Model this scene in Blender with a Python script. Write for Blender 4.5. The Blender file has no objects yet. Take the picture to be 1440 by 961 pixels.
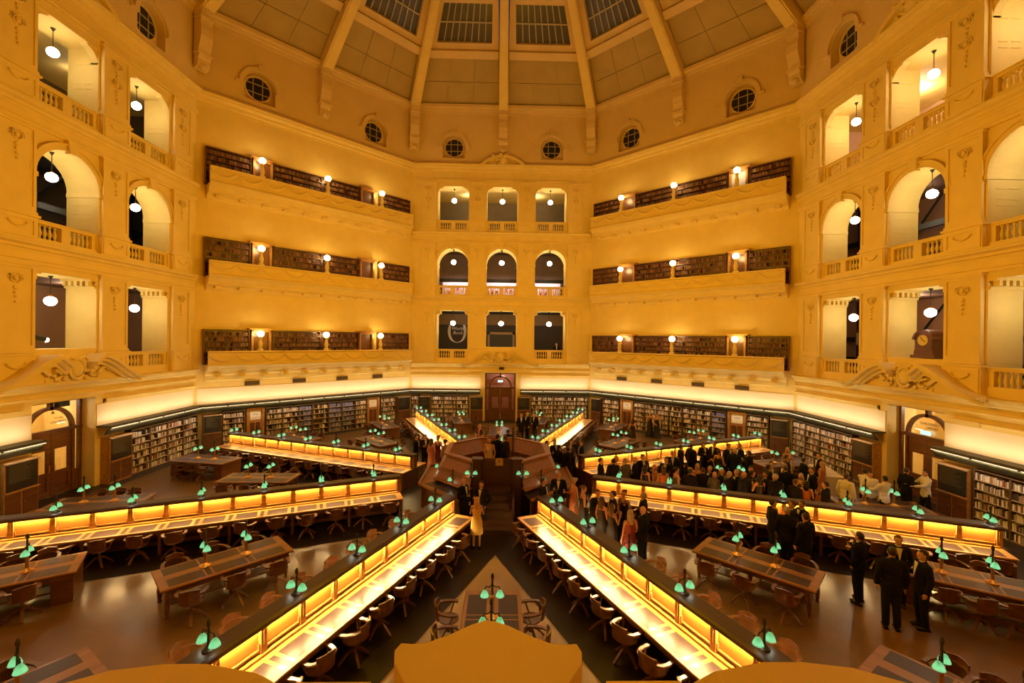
import bpy, bmesh, math, random
import numpy as np
from mathutils import Matrix, Vector
random.seed(7)
PI = math.pi
SC = bpy.context.scene
COL = SC.collection
# ------------------------------------------------------------------ camera
CAMP = Vector((0.1572, -18.7376, 6.55)); YAW, PIT, ROL, FPX = 0.0206, -0.0021, 0.0117, 629.46
def camera():
    F = Vector((math.sin(YAW) * math.cos(PIT), math.cos(YAW) * math.cos(PIT), math.sin(PIT)))
    R0 = Vector((math.cos(YAW), -math.sin(YAW), 0)); U0 = R0.cross(F)
    c, s = math.cos(ROL), math.sin(ROL)
    R = c * R0 + s * U0; U = c * U0 - s * R0
    cd = bpy.data.cameras.new('camera'); cd.sensor_width = 36; cd.lens = 36 * FPX / 1440
    cd.clip_start = 0.05; cd.clip_end = 200
    co = bpy.data.objects.new('camera', cd); COL.objects.link(co)
    M = Matrix((R, U, -F)).transposed().to_4x4(); M.translation = CAMP
    co.matrix_world = M; SC.camera = co
    return R, U, F
CR, CU, CF = camera()
def project(p):
    d = Vector(p) - CAMP; y = d.dot(CF)
    return 720 + FPX * d.dot(CR) / y, 480.5 - FPX * d.dot(CU) / y
def unproject(u, v, z):
    d = CF + CR * ((u - 720) / FPX) - CU * ((v - 480.5) / FPX)
    return CAMP + d * ((z - CAMP.z) / d.z)
# ------------------------------------------------------------------ world, exposure, lights
SC.view_settings.view_transform = 'Standard'; SC.view_settings.look = 'None'
SC.view_settings.gamma = 1; SC.view_settings.exposure = 0.0
W = bpy.data.worlds.new('night'); SC.world = W; W.use_nodes = True
W.node_tree.nodes['Background'].inputs[0].default_value = (0.02, 0.022, 0.035, 1)
W.node_tree.nodes['Background'].inputs[1].default_value = 1.0
AMBER = (1.0, 0.50, 0.004); WARM = (1.0, 0.80, 0.42); DESKC = (1.0, 0.70, 0.28); SHELFC = (1.0, 0.90, 0.70)
HALL_W, DESK_W, BAND_W, SHELF_W = 388, 480, 88, 120
def light(kind, name, loc, watt, col, rot=None, size=None, mat=None):
    d = bpy.data.lights.new(name, kind); d.energy = watt; d.color = col
    if kind == 'AREA':
        d.shape = 'RECTANGLE'; d.size, d.size_y = size
    else:
        d.shadow_soft_size = size or 0.1
    o = bpy.data.objects.new(name, d); COL.objects.link(o)
    if mat is not None: o.matrix_world = mat
    else:
        o.location = loc
        if rot: o.rotation_euler = rot
    return o
for k in range(8):      # unseen fill lamps added for the hall's general light
    t = k * PI / 4
    n_ = Vector((math.cos(t), math.sin(t), 0.22)).normalized()      # added fill without fittings, turned to the walls
    light('AREA', 'hall_fill', None, HALL_W, AMBER, size=(3.0, 3.0), mat=Matrix.Translation(Vector((4.5 * math.cos(t), 4.5 * math.sin(t), 9.0))) @ (-n_).to_track_quat('Z', 'Y').to_matrix().to_4x4())
# ------------------------------------------------------------------ materials
def mat(name, col, rough=0.6, metal=0.0, emit=None, es=0.0, noise=0.0, scale=6.0, wood=False, coat=0.0, spec=0.5, vcol=False, trans=0.0, bump=0.0):
    m = bpy.data.materials.new(name); m.use_nodes = True
    nt = m.node_tree; b = nt.nodes['Principled BSDF']
    b.inputs['Base Color'].default_value = (*col, 1); b.inputs['Roughness'].default_value = rough
    b.inputs['Metallic'].default_value = metal; b.inputs['Specular IOR Level'].default_value = spec
    if coat: b.inputs['Coat Weight'].default_value = coat; b.inputs['Coat Roughness'].default_value = 0.15
    if trans: b.inputs['Transmission Weight'].default_value = trans
    if emit: b.inputs['Emission Color'].default_value = (*emit, 1); b.inputs['Emission Strength'].default_value = es
    if vcol:
        a = nt.nodes.new('ShaderNodeVertexColor'); a.layer_name = 'Col'
        nt.links.new(a.outputs[0], b.inputs['Base Color'])
    elif noise:
        tc = nt.nodes.new('ShaderNodeTexCoord'); n = nt.nodes.new('ShaderNodeTexNoise')
        n.inputs['Scale'].default_value = scale; n.inputs['Detail'].default_value = 4
        src = tc.outputs['Object']
        if wood:
            mp = nt.nodes.new('ShaderNodeMapping'); mp.inputs['Scale'].default_value = (0.35, 4, 4)
            nt.links.new(src, mp.inputs[0]); src = mp.outputs[0]
        nt.links.new(src, n.inputs['Vector'])
        r = nt.nodes.new('ShaderNodeValToRGB')
        lo = [max(0, c * (1 - noise)) for c in col]; hi = [min(1, c * (1 + noise)) for c in col]
        r.color_ramp.elements[0].color = (*lo, 1); r.color_ramp.elements[1].color = (*hi, 1)
        r.color_ramp.elements[0].position = 0.3; r.color_ramp.elements[1].position = 0.7
        nt.links.new(n.outputs['Fac'], r.inputs[0]); nt.links.new(r.outputs[0], b.inputs['Base Color'])
        if bump:
            bp = nt.nodes.new('ShaderNodeBump'); bp.inputs['Strength'].default_value = bump
            nt.links.new(n.outputs['Fac'], bp.inputs['Height']); nt.links.new(bp.outputs[0], b.inputs['Normal'])
    return m
CREAM = mat('cream_plaster', (0.80, 0.60, 0.18), 0.7, noise=0.04, scale=1.5)
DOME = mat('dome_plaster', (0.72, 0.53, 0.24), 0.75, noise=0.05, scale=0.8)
PLAST = mat('shaded_panel_plaster', (0.45, 0.33, 0.12), 0.8, noise=0.06, scale=0.8)  # same plaster, darkened: the shade on the dome panels is put into this colour
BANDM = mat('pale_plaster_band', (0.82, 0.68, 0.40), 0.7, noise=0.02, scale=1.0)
OAK = mat('dark_oak', (0.13, 0.045, 0.010), 0.35, noise=0.35, scale=3, wood=True, coat=0.3)
HONEY = mat('honey_oak', (0.40, 0.19, 0.042), 0.32, noise=0.25, scale=3, wood=True, coat=0.3)
PANELW = mat('lit_panel_oak', (0.46, 0.20, 0.030), 0.4, noise=0.15, scale=3, wood=True)
CHAIRW = mat('chair_wood', (0.12, 0.042, 0.010), 0.28, noise=0.25, scale=5, wood=True, coat=0.4)
CAPW = mat('dark_cap_wood', (0.055, 0.022, 0.007), 0.4, noise=0.3, scale=4, wood=True)
LEATHER = mat('writing_leather', (0.050, 0.028, 0.024), 0.3, spec=0.3, noise=0.15, scale=20)
FLOORM = mat('dark_lino', (0.020, 0.011, 0.006), 0.42, noise=0.3, scale=0.6)
CORK = mat('polished_cork', (0.16, 0.083, 0.018), 0.33, noise=0.25, scale=0.7, coat=0.1, spec=0.35)
CORK2 = mat('pale_cork', (0.27, 0.155, 0.05), 0.38, noise=0.2, scale=0.7, coat=0.1)
TABLEW = mat('table_oak', (0.27, 0.115, 0.020), 0.35, noise=0.25, scale=3, wood=True, coat=0.2)
DAISW = mat('dais_oak', (0.34, 0.135, 0.022), 0.42, noise=0.2, scale=3, wood=True, coat=0.1)
BRASS = mat('brass', (0.70, 0.36, 0.07), 0.28, metal=0.9)
IRON = mat('dark_iron', (0.04, 0.035, 0.02), 0.45, metal=0.4)
GREENG = mat('green_glass', (0.05, 0.5, 0.3), 0.15, emit=(0.05, 0.5, 0.28), es=0.06)
_nt = GREENG.node_tree; _t = _nt.nodes.new('ShaderNodeBsdfTranslucent'); _t.inputs[0].default_value = (0.56, 0.88, 0.70, 1)
_mx = _nt.nodes.new('ShaderNodeMixShader'); _mx.inputs[0].default_value = 0.6
_nt.links.new(_nt.nodes['Principled BSDF'].outputs[0], _mx.inputs[1]); _nt.links.new(_t.outputs[0], _mx.inputs[2]); _nt.links.new(_mx.outputs[0], _nt.nodes['Material Output'].inputs[0])
BULB = mat('lamp_glow', (1, 1, 0.9), 0.4, emit=(1.0, 0.97, 0.80), es=7)
GLOBE = mat('opal_globe', (1, 0.9, 0.7), 0.3, emit=(1, 0.72, 0.30), es=30)
PGLOBE = mat('opal_pendant', (1, 0.95, 0.85), 0.3, emit=(1, 0.88, 0.66), es=36)
TUBE = mat('light_tube', (1, 1, 1), 0.3, emit=(1, 0.82, 0.55), es=1.1)
DSTRIP = mat('desk_tube', (1, 0.9, 0.6), 0.3, emit=(1, 0.74, 0.30), es=4)
EXITM = mat('exit_lit', (0.3, 0.8, 0.8), 0.4, emit=(0.35, 0.95, 0.85), es=1.6)
BLACKM = mat('black_metal', (0.012, 0.012, 0.012), 0.4)
FASCIA = mat('grey_green_fascia', (0.055, 0.048, 0.016), 0.6, noise=0.2)
SHELFM = mat('shelf_steel', (0.10, 0.055, 0.025), 0.5)
SHELFE = mat('shelf_edge', (0.42, 0.30, 0.18), 0.5)
BOARDM = mat('black_board', (0.018, 0.017, 0.016), 0.35)
CHALK = mat('board_text', (0.30, 0.26, 0.20), 0.7)
NGLASS = mat('night_glass', (0.014, 0.013, 0.02), 0.08)
SKYG = mat('skylight_glass', (0.085, 0.080, 0.075), 0.25)
MUNT = mat('muntin', (0.42, 0.36, 0.26), 0.5)
BOOKV = mat('book_cloth', (0.5, 0.4, 0.3), 0.7, vcol=True)
PAPER = mat('paper', (0.82, 0.76, 0.62), 0.8)
GLASSM = mat('clear_glass', (1, 1, 1), 0.05, trans=1.0)
ROOMS = {}
def roomm(name, col, r=0.7):
    if name not in ROOMS: ROOMS[name] = mat(name, col, r, noise=0.08, scale=1)
    return ROOMS[name]
# ------------------------------------------------------------------ mesh builder
class MB:
    def __init__(s): s.v = []; s.f = []
    def add(s, vs, fs, M=None):
        o = len(s.v)
        if M is not None: vs = [tuple(M @ Vector(p)) for p in vs]
        s.v += vs; s.f += [tuple(i + o for i in f) for f in fs]; return s
    def box(s, x0, x1, y0, y1, z0, z1, M=None):
        return s.add([(x0, y0, z0), (x1, y0, z0), (x1, y1, z0), (x0, y1, z0), (x0, y0, z1), (x1, y0, z1), (x1, y1, z1), (x0, y1, z1)],
                     [(3, 2, 1, 0), (4, 5, 6, 7), (0, 1, 5, 4), (1, 2, 6, 5), (2, 3, 7, 6), (3, 0, 4, 7)], M)
    def cbox(s, c, d, M=None):
        return s.box(c[0] - d[0] / 2, c[0] + d[0] / 2, c[1] - d[1] / 2, c[1] + d[1] / 2, c[2] - d[2] / 2, c[2] + d[2] / 2, M)
    def prism(s, pts, a0, a1, axis='x', M=None):      # polygon extruded along an axis
        n = len(pts)
        mk = {'x': lambda p, a: (a, p[0], p[1]), 'y': lambda p, a: (p[0], a, p[1]), 'z': lambda p, a: (p[0], p[1], a)}[axis]
        vs = [mk(p, a0) for p in pts] + [mk(p, a1) for p in pts]
        fs = [tuple(range(n))[::-1], tuple(range(n, 2 * n))] + [(i, (i + 1) % n, n + (i + 1) % n, n + i) for i in range(n)]
        return s.add(vs, fs, M)
    def lathe(s, prof, n=12, M=None, cx=0, cy=0):
        vs = []; fs = []
        for r, z in prof:
            for k in range(n):
                t = 2 * PI * k / n; vs.append((cx + r * math.cos(t), cy + r * math.sin(t), z))
        for i in range(len(prof) - 1):
            for k in range(n):
                a, b = i * n + k, i * n + (k + 1) % n; fs.append((a, b, b + n, a + n))
        fs.append(tuple(range(n))[::-1]); L = (len(prof) - 1) * n; fs.append(tuple(range(L, L + n)))
        return s.add(vs, fs, M)
    def sphere(s, c, r, n=12, m=8, M=None):
        rx, ry, rz = r if hasattr(r, '__len__') else (r, r, r)
        vs = [(c[0], c[1], c[2] - rz)]; fs = []
        for i in range(1, m):
            p = -PI / 2 + PI * i / m
            for k in range(n):
                t = 2 * PI * k / n
                vs.append((c[0] + rx * math.cos(p) * math.cos(t), c[1] + ry * math.cos(p) * math.sin(t), c[2] + rz * math.sin(p)))
        vs.append((c[0], c[1], c[2] + rz)); T = len(vs) - 1
        for k in range(n):
            fs.append((0, 1 + (k + 1) % n, 1 + k)); fs.append((T, T - n + k, T - n + (k + 1) % n))
        for i in range(m - 2):
            for k in range(n):
                a, b = 1 + i * n + k, 1 + i * n + (k + 1) % n; fs.append((a, b, b + n, a + n))
        return s.add(vs, fs, M)
    def tube(s, pts, rad, n=6, M=None, flat=None):      # swept section; flat=(w,h) gives a rectangular strap
        P = [Vector(p) for p in pts]; vs = []; fs = []
        R = rad if hasattr(rad, '__len__') else [rad] * len(P)
        up = Vector((0, 0, 1))
        for i, p in enumerate(P):
            t = (P[min(i + 1, len(P) - 1)] - P[max(i - 1, 0)]).normalized()
            ref = up if abs(t.z) < 0.95 else Vector((1, 0, 0))
            a = t.cross(ref).normalized(); b = a.cross(t)
            if flat:
                w, h = flat
                for du, dv in ((-w, -h), (w, -h), (w, h), (-w, h)): vs.append(tuple(p + a * du / 2 + b * dv / 2))
            else:
                for k in range(n):
                    q = 2 * PI * k / n; vs.append(tuple(p + a * math.cos(q) * R[i] + b * math.sin(q) * R[i]))
        m = 4 if flat else n
        for i in range(len(P) - 1):
            for k in range(m):
                x, y = i * m + k, i * m + (k + 1) % m; fs.append((x, y, y + m, x + m))
        fs.append(tuple(range(m))[::-1]); L = (len(P) - 1) * m; fs.append(tuple(range(L, L + m)))
        return s.add(vs, fs, M)
    def capsule(s, a, b, ra, rb, n=10):      # tapered limb with round ends
        a, b = Vector(a), Vector(b); d = b - a; L = d.length
        q = Vector((0, 0, 1)).rotation_difference(d.normalized() if L > 1e-6 else Vector((0, 0, 1))).to_matrix().to_4x4(); q.translation = a
        prof = [(ra * math.cos(t), ra * math.sin(t)) for t in (-1.2, -0.6)] + [(ra, 0), (rb, L)] + [(rb * math.cos(t), L + rb * math.sin(t)) for t in (0.6, 1.2)]
        return s.lathe(prof, n, q)
    def mesh(s, name, smooth=False):
        me = bpy.data.meshes.new(name); me.from_pydata(s.v, [], s.f); me.validate(verbose=False)
        bm = bmesh.new(); bm.from_mesh(me); bmesh.ops.recalc_face_normals(bm, faces=bm.faces)
        bm.to_mesh(me); bm.free()
        if smooth:
            me.shade_smooth(); me.set_sharp_from_angle(angle=0.7)
        return me
def obj(name, me, m, parent=None, loc=None, rot=None, mx=None):
    if isinstance(me, MB): me = me.mesh(name)
    o = bpy.data.objects.new(name, me); COL.objects.link(o)
    if parent is not None: o.parent = parent
    if len(me.materials) == 0 and m is not None: me.materials.append(m)
    elif m is not None and me.materials[0] != m:
        o.material_slots[0].link = 'OBJECT'; o.material_slots[0].material = m
    if mx is not None: o.matrix_local = mx
    else:
        if loc: o.location = loc
        if rot: o.rotation_euler = rot if hasattr(rot, '__len__') else (0, 0, rot)
    return o
def tag(o, label=None, cat=None, group=None, kind=None):
    if label: o['label'] = label
    if cat: o['category'] = cat
    if group: o['group'] = group
    if kind: o['kind'] = kind
    return o
def thing(name, label, cat, loc=(0, 0, 0), rz=0.0, group=None, mx=None):
    o = bpy.data.objects.new(name, None); COL.objects.link(o); o.empty_display_size = 0.1
    if mx is not None: o.matrix_world = mx
    else: o.location = loc; o.rotation_euler = (0, 0, rz)
    return tag(o, label, cat, group)
ORD = ['first', 'second', 'third', 'fourth', 'fifth', 'sixth', 'seventh', 'eighth', 'ninth', 'tenth', 'eleventh', 'twelfth', 'thirteenth', 'fourteenth', 'fifteenth',
       'sixteenth', 'seventeenth', 'eighteenth', 'nineteenth', 'twentieth', 'twenty-first', 'twenty-second', 'twenty-third', 'twenty-fourth', 'twenty-fifth', 'twenty-sixth',
       'twenty-seventh', 'twenty-eighth', 'twenty-ninth', 'thirtieth', 'thirty-first', 'thirty-second', 'thirty-third', 'thirty-fourth', 'thirty-fifth', 'thirty-sixth', 'thirty-seventh', 'thirty-eighth',
       'thirty-ninth', 'fortieth', 'forty-first', 'forty-second', 'forty-third', 'forty-fourth', 'forty-fifth', 'forty-sixth', 'forty-seventh', 'forty-eighth', 'forty-ninth', 'fiftieth', 'fifty-first', 'fifty-second', 'fifty-third', 'fifty-fourth', 'fifty-fifth', 'fifty-sixth', 'fifty-seventh', 'fifty-eighth', 'fifty-ninth', 'sixtieth']
A = 17.5; HW = A * math.tan(PI / 8)
def face_mx(deg, sx=1.0, off=0.0):      # local x along the wall (rightwards from inside), y outwards, z up
    t = math.radians(deg); n = Vector((math.sin(t), math.cos(t), 0)); r = Vector((math.cos(t), -math.sin(t), 0))
    M = Matrix((r * sx, n, Vector((0, 0, 1)))).transposed().to_4x4(); M.translation = n * A + r * off
    return M
FN, FE, FW = face_mx(0), face_mx(90, 1.045, 0.25), face_mx(-90, 1.045, -0.25)
FNW, FNE = face_mx(-45), face_mx(45)
FACE_WORD = {'north': 'far', 'east': 'right', 'west': 'left', 'northwest': 'far left', 'northeast': 'far right'}
# ------------------------------------------------------------------ floor
def flat_poly(pts, z0, z1): return MB().prism(pts, z0, z1, 'z')
RAD = A / math.cos(PI / 8)
octo = [(RAD * 1.12 * math.sin(PI / 8 + k * PI / 4), RAD * 1.12 * math.cos(PI / 8 + k * PI / 4)) for k in range(8)]
floor = obj('floor', flat_poly(octo, -0.2, 0.0), FLOORM); tag(floor, 'dark polished linoleum floor of the octagonal reading room', 'floor', kind='structure')
def pol(deg, r): return (r * math.sin(math.radians(deg)), -r * math.cos(math.radians(deg)))      # angle from the camera side
wedge = None
for k in range(8):      # paler cork sectors between the dark strips along the desks
    c = k * 45; off = 1.95; ap = off / math.sin(PI / 8)
    pts = []
    a = Vector(pol(c, ap)); e1 = Vector(pol(c + 22.5, 1)); e2 = Vector(pol(c - 22.5, 1))
    L = 12.4
    pts = [tuple(a), tuple(a + e2 * L), tuple(a + e1 * L)]
    obj('cork_sector', flat_poly(pts, 0.0, 0.004), CORK2 if k == 0 else CORK, floor)
# ------------------------------------------------------------------ architecture: shared pieces
TAN = math.tan(PI / 8)
def mitre(prof, sx=1.0):      # moulding profile (w, z) run along a whole face with mitred ends
    m = MB(); n = len(prof)
    vs = [(-(A + w) * TAN, w, z) for w, z in prof] + [((A + w) * TAN, w, z) for w, z in prof]
    fs = [tuple(range(n)), tuple(range(2 * n - 1, n - 1, -1))] + [(i, n + i, n + (i + 1) % n, (i + 1) % n) for i in range(n)]
    return m.add(vs, fs)
def cornice_prof(z0, z1, p):
    h = z1 - z0
    return [(0.05, z0), (-0.10 * p, z0), (-0.12 * p, z0 + 0.18 * h), (-0.35 * p, z0 + 0.28 * h), (-0.40 * p, z0 + 0.5 * h), (-0.85 * p, z0 + 0.66 * h),
            (-0.9 * p, z0 + 0.82 * h), (-p, z0 + 0.86 * h), (-p, z1), (0.05, z1)]
def arc(cx, cz, r, a0, a1, n): return [(cx + r * math.cos(a0 + (a1 - a0) * i / n), cz + r * math.sin(a0 + (a1 - a0) * i / n)) for i in range(n + 1)]
LV = [(4.65, 5.80, 8.95), (10.15, 10.95, 13.95), (15.4, 16.2, 18.95)]
BAYS = [-3.95, 0.0, 3.95]
def arcade_mesh():
    m = MB(); T = 1.3
    for a, b in ((-7.25, -5.2), (-2.7, -1.25), (1.25, 2.7), (5.2, 7.25)): m.box(a, b, 0, T, 0, 20.65)
    for c in BAYS:
        a, b = c - 1.25, c + 1.25
        if c: m.box(a, b, 0, T, 0, 4.7)
        else: m.box(a, b, 0, T, 3.9, 6.0)
        m.box(a, b, 0, T, 8.95, 10.15)
        p = [(a, 12.7)] + arc(c, 12.7, 1.25, PI, 0, 20)[1:] + [(b, 15.4), (a, 15.4)]
        m.prism(p, 0, T, 'y'); m.box(a, b, 0, T, 18.95, 20.65)
    return m.mesh('arcade_wall')
ME_ARC = arcade_mesh()
ME_CORN = [MB().add(*(lambda q: (q.v, q.f))(mitre(cornice_prof(*z)))).mesh('cornice') for z in ((4.30, 4.72, 0.42), (9.65, 10.08, 0.30), (14.82, 15.25, 0.30), (20.0, 20.65, 0.42))]
ME_ARCHI = [mitre([(0.02, z), (-0.07, z), (-0.07, z + 0.12), (-0.11, z + 0.14), (-0.11, z + 0.2), (0.02, z + 0.2)]).mesh('string_course') for z in (3.95, 9.2, 14.35, 19.3)]
ME_LOWST = MB()
for s in (-1, 1): ME_LOWST.prism([(0.02, 3.56), (-0.07, 3.56), (-0.07, 3.68), (-0.11, 3.70), (-0.11, 3.76), (0.02, 3.76)], min(s * 1.62, s * 7.2), max(s * 1.62, s * 7.2), 'x'); ME_LOWST.box(min(s * 1.62, s * 2.6), max(s * 1.62, s * 2.6), -0.16, 0, 3.6, 3.78)
ME_LOWST = ME_LOWST.mesh('string_course')
def scroll_orn():      # carved drop: scrolled head with a chain of buds
    m = MB()
    for s in (-1, 1):
        m.tube([(s * (0.04 + 0.16 * math.sin(t) * (1 - t / 8)), -0.02, -0.16 * math.cos(t) * (1 - t / 8)) for t in np.linspace(0, 5, 12)], 0.025, 5)
        m.tube([(s * 0.24, -0.02, -0.05), (s * 0.2, -0.03, 0.12), (0, -0.03, 0.18)], 0.022, 5)
    m.sphere((0, -0.01, 0), (0.08, 0.05, 0.1), 8, 5)
    for k in range(4): m.sphere((0, -0.01, -0.34 - 0.17 * k), (0.085 - 0.014 * k, 0.04, 0.075 - 0.008 * k), 7, 5)
    return m.mesh('ornament', True)
ME_ORN = scroll_orn()
def swag_mesh(w=0.7, d=0.14, r=0.035):
    m = MB()
    m.tube([(x, -0.02, -d * (1 - (2 * x / w) ** 2)) for x in np.linspace(-w / 2, w / 2, 10)], [r * (0.5 + 0.6 * math.cos(x * 2.4)) for x in np.linspace(-0.5, 0.5, 10)], 5)
    for s in (-1, 1): m.sphere((s * w / 2, -0.01, 0.02), (0.05, 0.04, 0.05), 6, 4)
    return m.mesh('festoon', True)
ME_SWAG = swag_mesh(0.6)
ME_FEST = swag_mesh(1.30, 0.34, 0.095)
def pilaster_mesh(w, z0, z1):
    m = MB(); h = w / 2; f = 0.1
    m.box(-h, h, -0.14, 0.02, z0, z1)
    for a, b, c, d in ((-h, -h + f, z0, z1), (h - f, h, z0, z1), (-h + f, h - f, z0, z0 + 0.18), (-h + f, h - f, z1 - f, z1)): m.box(a, b, -0.185, -0.14, c, d)
    m.box(-h - 0.05, h + 0.05, -0.22, 0, z1, z1 + 0.1); m.box(-h - 0.04, h + 0.04, -0.21, 0, z0 - 0.1, z0)
    return m.mesh('pilaster')
def pedestal_mesh(w, z0, z1):
    m = MB(); h = w / 2
    m.box(-h - 0.05, h + 0.05, -0.2, 0.02, z0, z1); m.box(-h - 0.1, h + 0.1, -0.26, 0.02, z1, z1 + 0.09)
    f = 0.12
    for a, b, c, d in ((-h, -h + f, z0 + .05, z1 - .05), (h - f, h, z0 + .05, z1 - .05), (-h + f, h - f, z0 + .05, z0 + .16), (-h + f, h - f, z1 - .16, z1 - .05)): m.box(a, b, -0.235, -0.2, c, d)
    return m.mesh('pedestal')
PILZ = [((5.98, 9.1), (4.72, 5.78)), ((11.12, 14.25), (10.08, 10.92)), ((16.37, 19.2), (15.25, 16.17))]
ME_PIL = {(i, w): pilaster_mesh(w, *PILZ[i][0]) for i in range(3) for w in (1.28, 1.2)}
ME_PED = {(i, w): pedestal_mesh(w, *PILZ[i][1]) for i in range(3) for w in (1.28, 1.2)}
ME_BAL = MB().lathe([(0.055, 0), (0.055, 0.06), (0.03, 0.08), (0.06, 0.2), (0.065, 0.27), (0.035, 0.42), (0.028, 0.5), (0.055, 0.52), (0.055, 0.58)], 8).mesh('baluster', True)
def rail_mesh(z0, z1, sill):
    m = MB(); m.box(-1.25, 1.25, 0.05, 0.4, z1 - 0.14, z1); m.box(-1.28, 1.28, 0.0, 0.45, z1 - 0.05, z1 + 0.0)
    m.box(-1.25, 1.25, 0.02, 0.42, z0 - 0.4, z0 + 0.16); m.box(-0.17, 0.17, 0.06, 0.38, z0 + 0.1, z1 - 0.1)
    for s in (-1, 1): m.box(s * 1.17 - 0.08, s * 1.17 + 0.08, 0.06, 0.38, z0 + 0.1, z1 - 0.1)
    return m.mesh('balustrade')
ME_RAIL = [rail_mesh(z1 - 0.86, z1, 0) for z0, z1, z2 in LV]
def archivolt_mesh():
    m = MB(); P0 = arc(0, 12.7, 1.25, PI, 0, 20); P1 = arc(0, 12.7, 1.52, PI, 0, 20)
    m.prism(P0 + P1[::-1], -0.09, 0.01, 'y')
    P2 = arc(0, 12.7, 1.44, PI, 0, 20); m.prism(P2 + P1[::-1], -0.15, -0.09, 'y')
    for s in (-1, 1):
        m.box(min(s * 1.22, s * 1.52), max(s * 1.22, s * 1.52), -0.13, 1.3, 12.52, 12.7)
        m.box(min(s * 1.25, s * 1.5), max(s * 1.25, s * 1.5), -0.06, 0.01, 10.95, 12.52)
    return m.mesh('archivolt')
ME_ARV = archivolt_mesh()
ME_KEY = MB().prism([(-0.12, 13.85), (0.12, 13.85), (0.2, 14.35), (-0.2, 14.35)], -0.22, 0, 'y').mesh('keystone')
def jambpanel_mesh(z0, z1):      # sunk panels in the reveals
    m = MB()
    for s in (-1, 1):
        for a in (0.25, 0.72):
            for c, d in ((z0 + 0.2, (z0 + z1) / 2 - 0.1), ((z0 + z1) / 2 + 0.1, z1 - 0.3)):
                x = s * 1.25
                for q in ((a, a + 0.33, c, c + 0.025), (a, a + 0.33, d - 0.025, d)):
                    m.box(min(x, x - s * 0.015), max(x, x - s * 0.015), *q)
    return m.mesh('reveal_panelling')
ME_JP = [jambpanel_mesh(LV[0][0] + 1.1, 8.8), jambpanel_mesh(10.9, 12.5), jambpanel_mesh(16.1, 18.6)]
def bracket_mesh():      # curved corner brackets and soffit of the top openings
    m = MB()
    for s in (-1, 1):
        p = [(s * 1.25, 18.95), (s * 0.72, 18.95)] + [(s * (0.72 + 0.53 * math.sin(t)), 18.95 - 0.08 - 0.5 * (1 - math.cos(t))) for t in np.linspace(0.2, PI / 2, 7)] + [(s * 1.25, 18.3)]
        m.prism(p, 0.04, 0.34, 'y')
    return m.mesh('corner_bracket')
ME_BRK = bracket_mesh()
ME_DENT = MB()
for k in range(5): ME_DENT.box(-1.25 + 0.05, -1.25 + 0.25, 0.12 + 0.24 * k, 0.24 + 0.24 * k, 8.68, 8.9); ME_DENT.box(1.0, 1.2, 0.12 + 0.24 * k, 0.24 + 0.24 * k, 8.68, 8.9)
for s in (-1, 1): ME_DENT.box(min(s * 1.25, s * 1.17), max(s * 1.25, s * 1.17), 0.0, 1.3, 8.58, 8.68); ME_DENT.box(min(s * 1.25, s * 0.98), max(s * 1.25, s * 0.98), 0, 1.3, 8.88, 8.96)
ME_DENT = ME_DENT.mesh('dentil_band')
def swan_mesh():      # swan-neck pediment: two swept S-curved mouldings
    m = MB()
    for s in (-1, 1):
        pts = []
        for t in np.linspace(0, 1, 22):
            x = 3.05 - 2.55 * t; z = 4.74 + 1.06 * (0.5 - 0.5 * math.cos(PI * min(1, t * 1.12))) - 0.34 * max(0, t - 0.86) / 0.14
            pts.append((s * x, z))
        up = pts; lo = [(x * (0.995 if i < 20 else 1.0), max(4.66, z - 0.30)) for i, (x, z) in enumerate(pts)]
        n = len(pts)
        for w0, w1, a, b in ((-0.80, 0.0, 0, 0.16), (-0.66, 0.0, 0.16, 0.30), (-0.5, 0.0, 0.30, 0.46)):
            vs = []; fs = []
            for (x, z), in zip(pts):
                z1 = z - a; z0 = max(4.66, z - b)
                vs += [(x, w0, z1), (x, w1, z1), (x, w1, z0), (x, w0, z0)]
            for i in range(n - 1):
                for k in range(4): p, q = i * 4 + k, i * 4 + (k + 1) % 4; fs.append((p, q, q + 4, p + 4))
            fs += [(0, 1, 2, 3), tuple(range(4 * n - 4, 4 * n))]
            m.add(vs, fs)
        m.prism([(s * 2.9, 4.68)] + [(x, max(4.68, z - 0.2)) for x, z in pts[2:-2]] + [(s * 0.5, 4.68)], -0.3, 0.0, 'y')      # tympanum
    return m.mesh('swan_neck_pediment')
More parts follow.
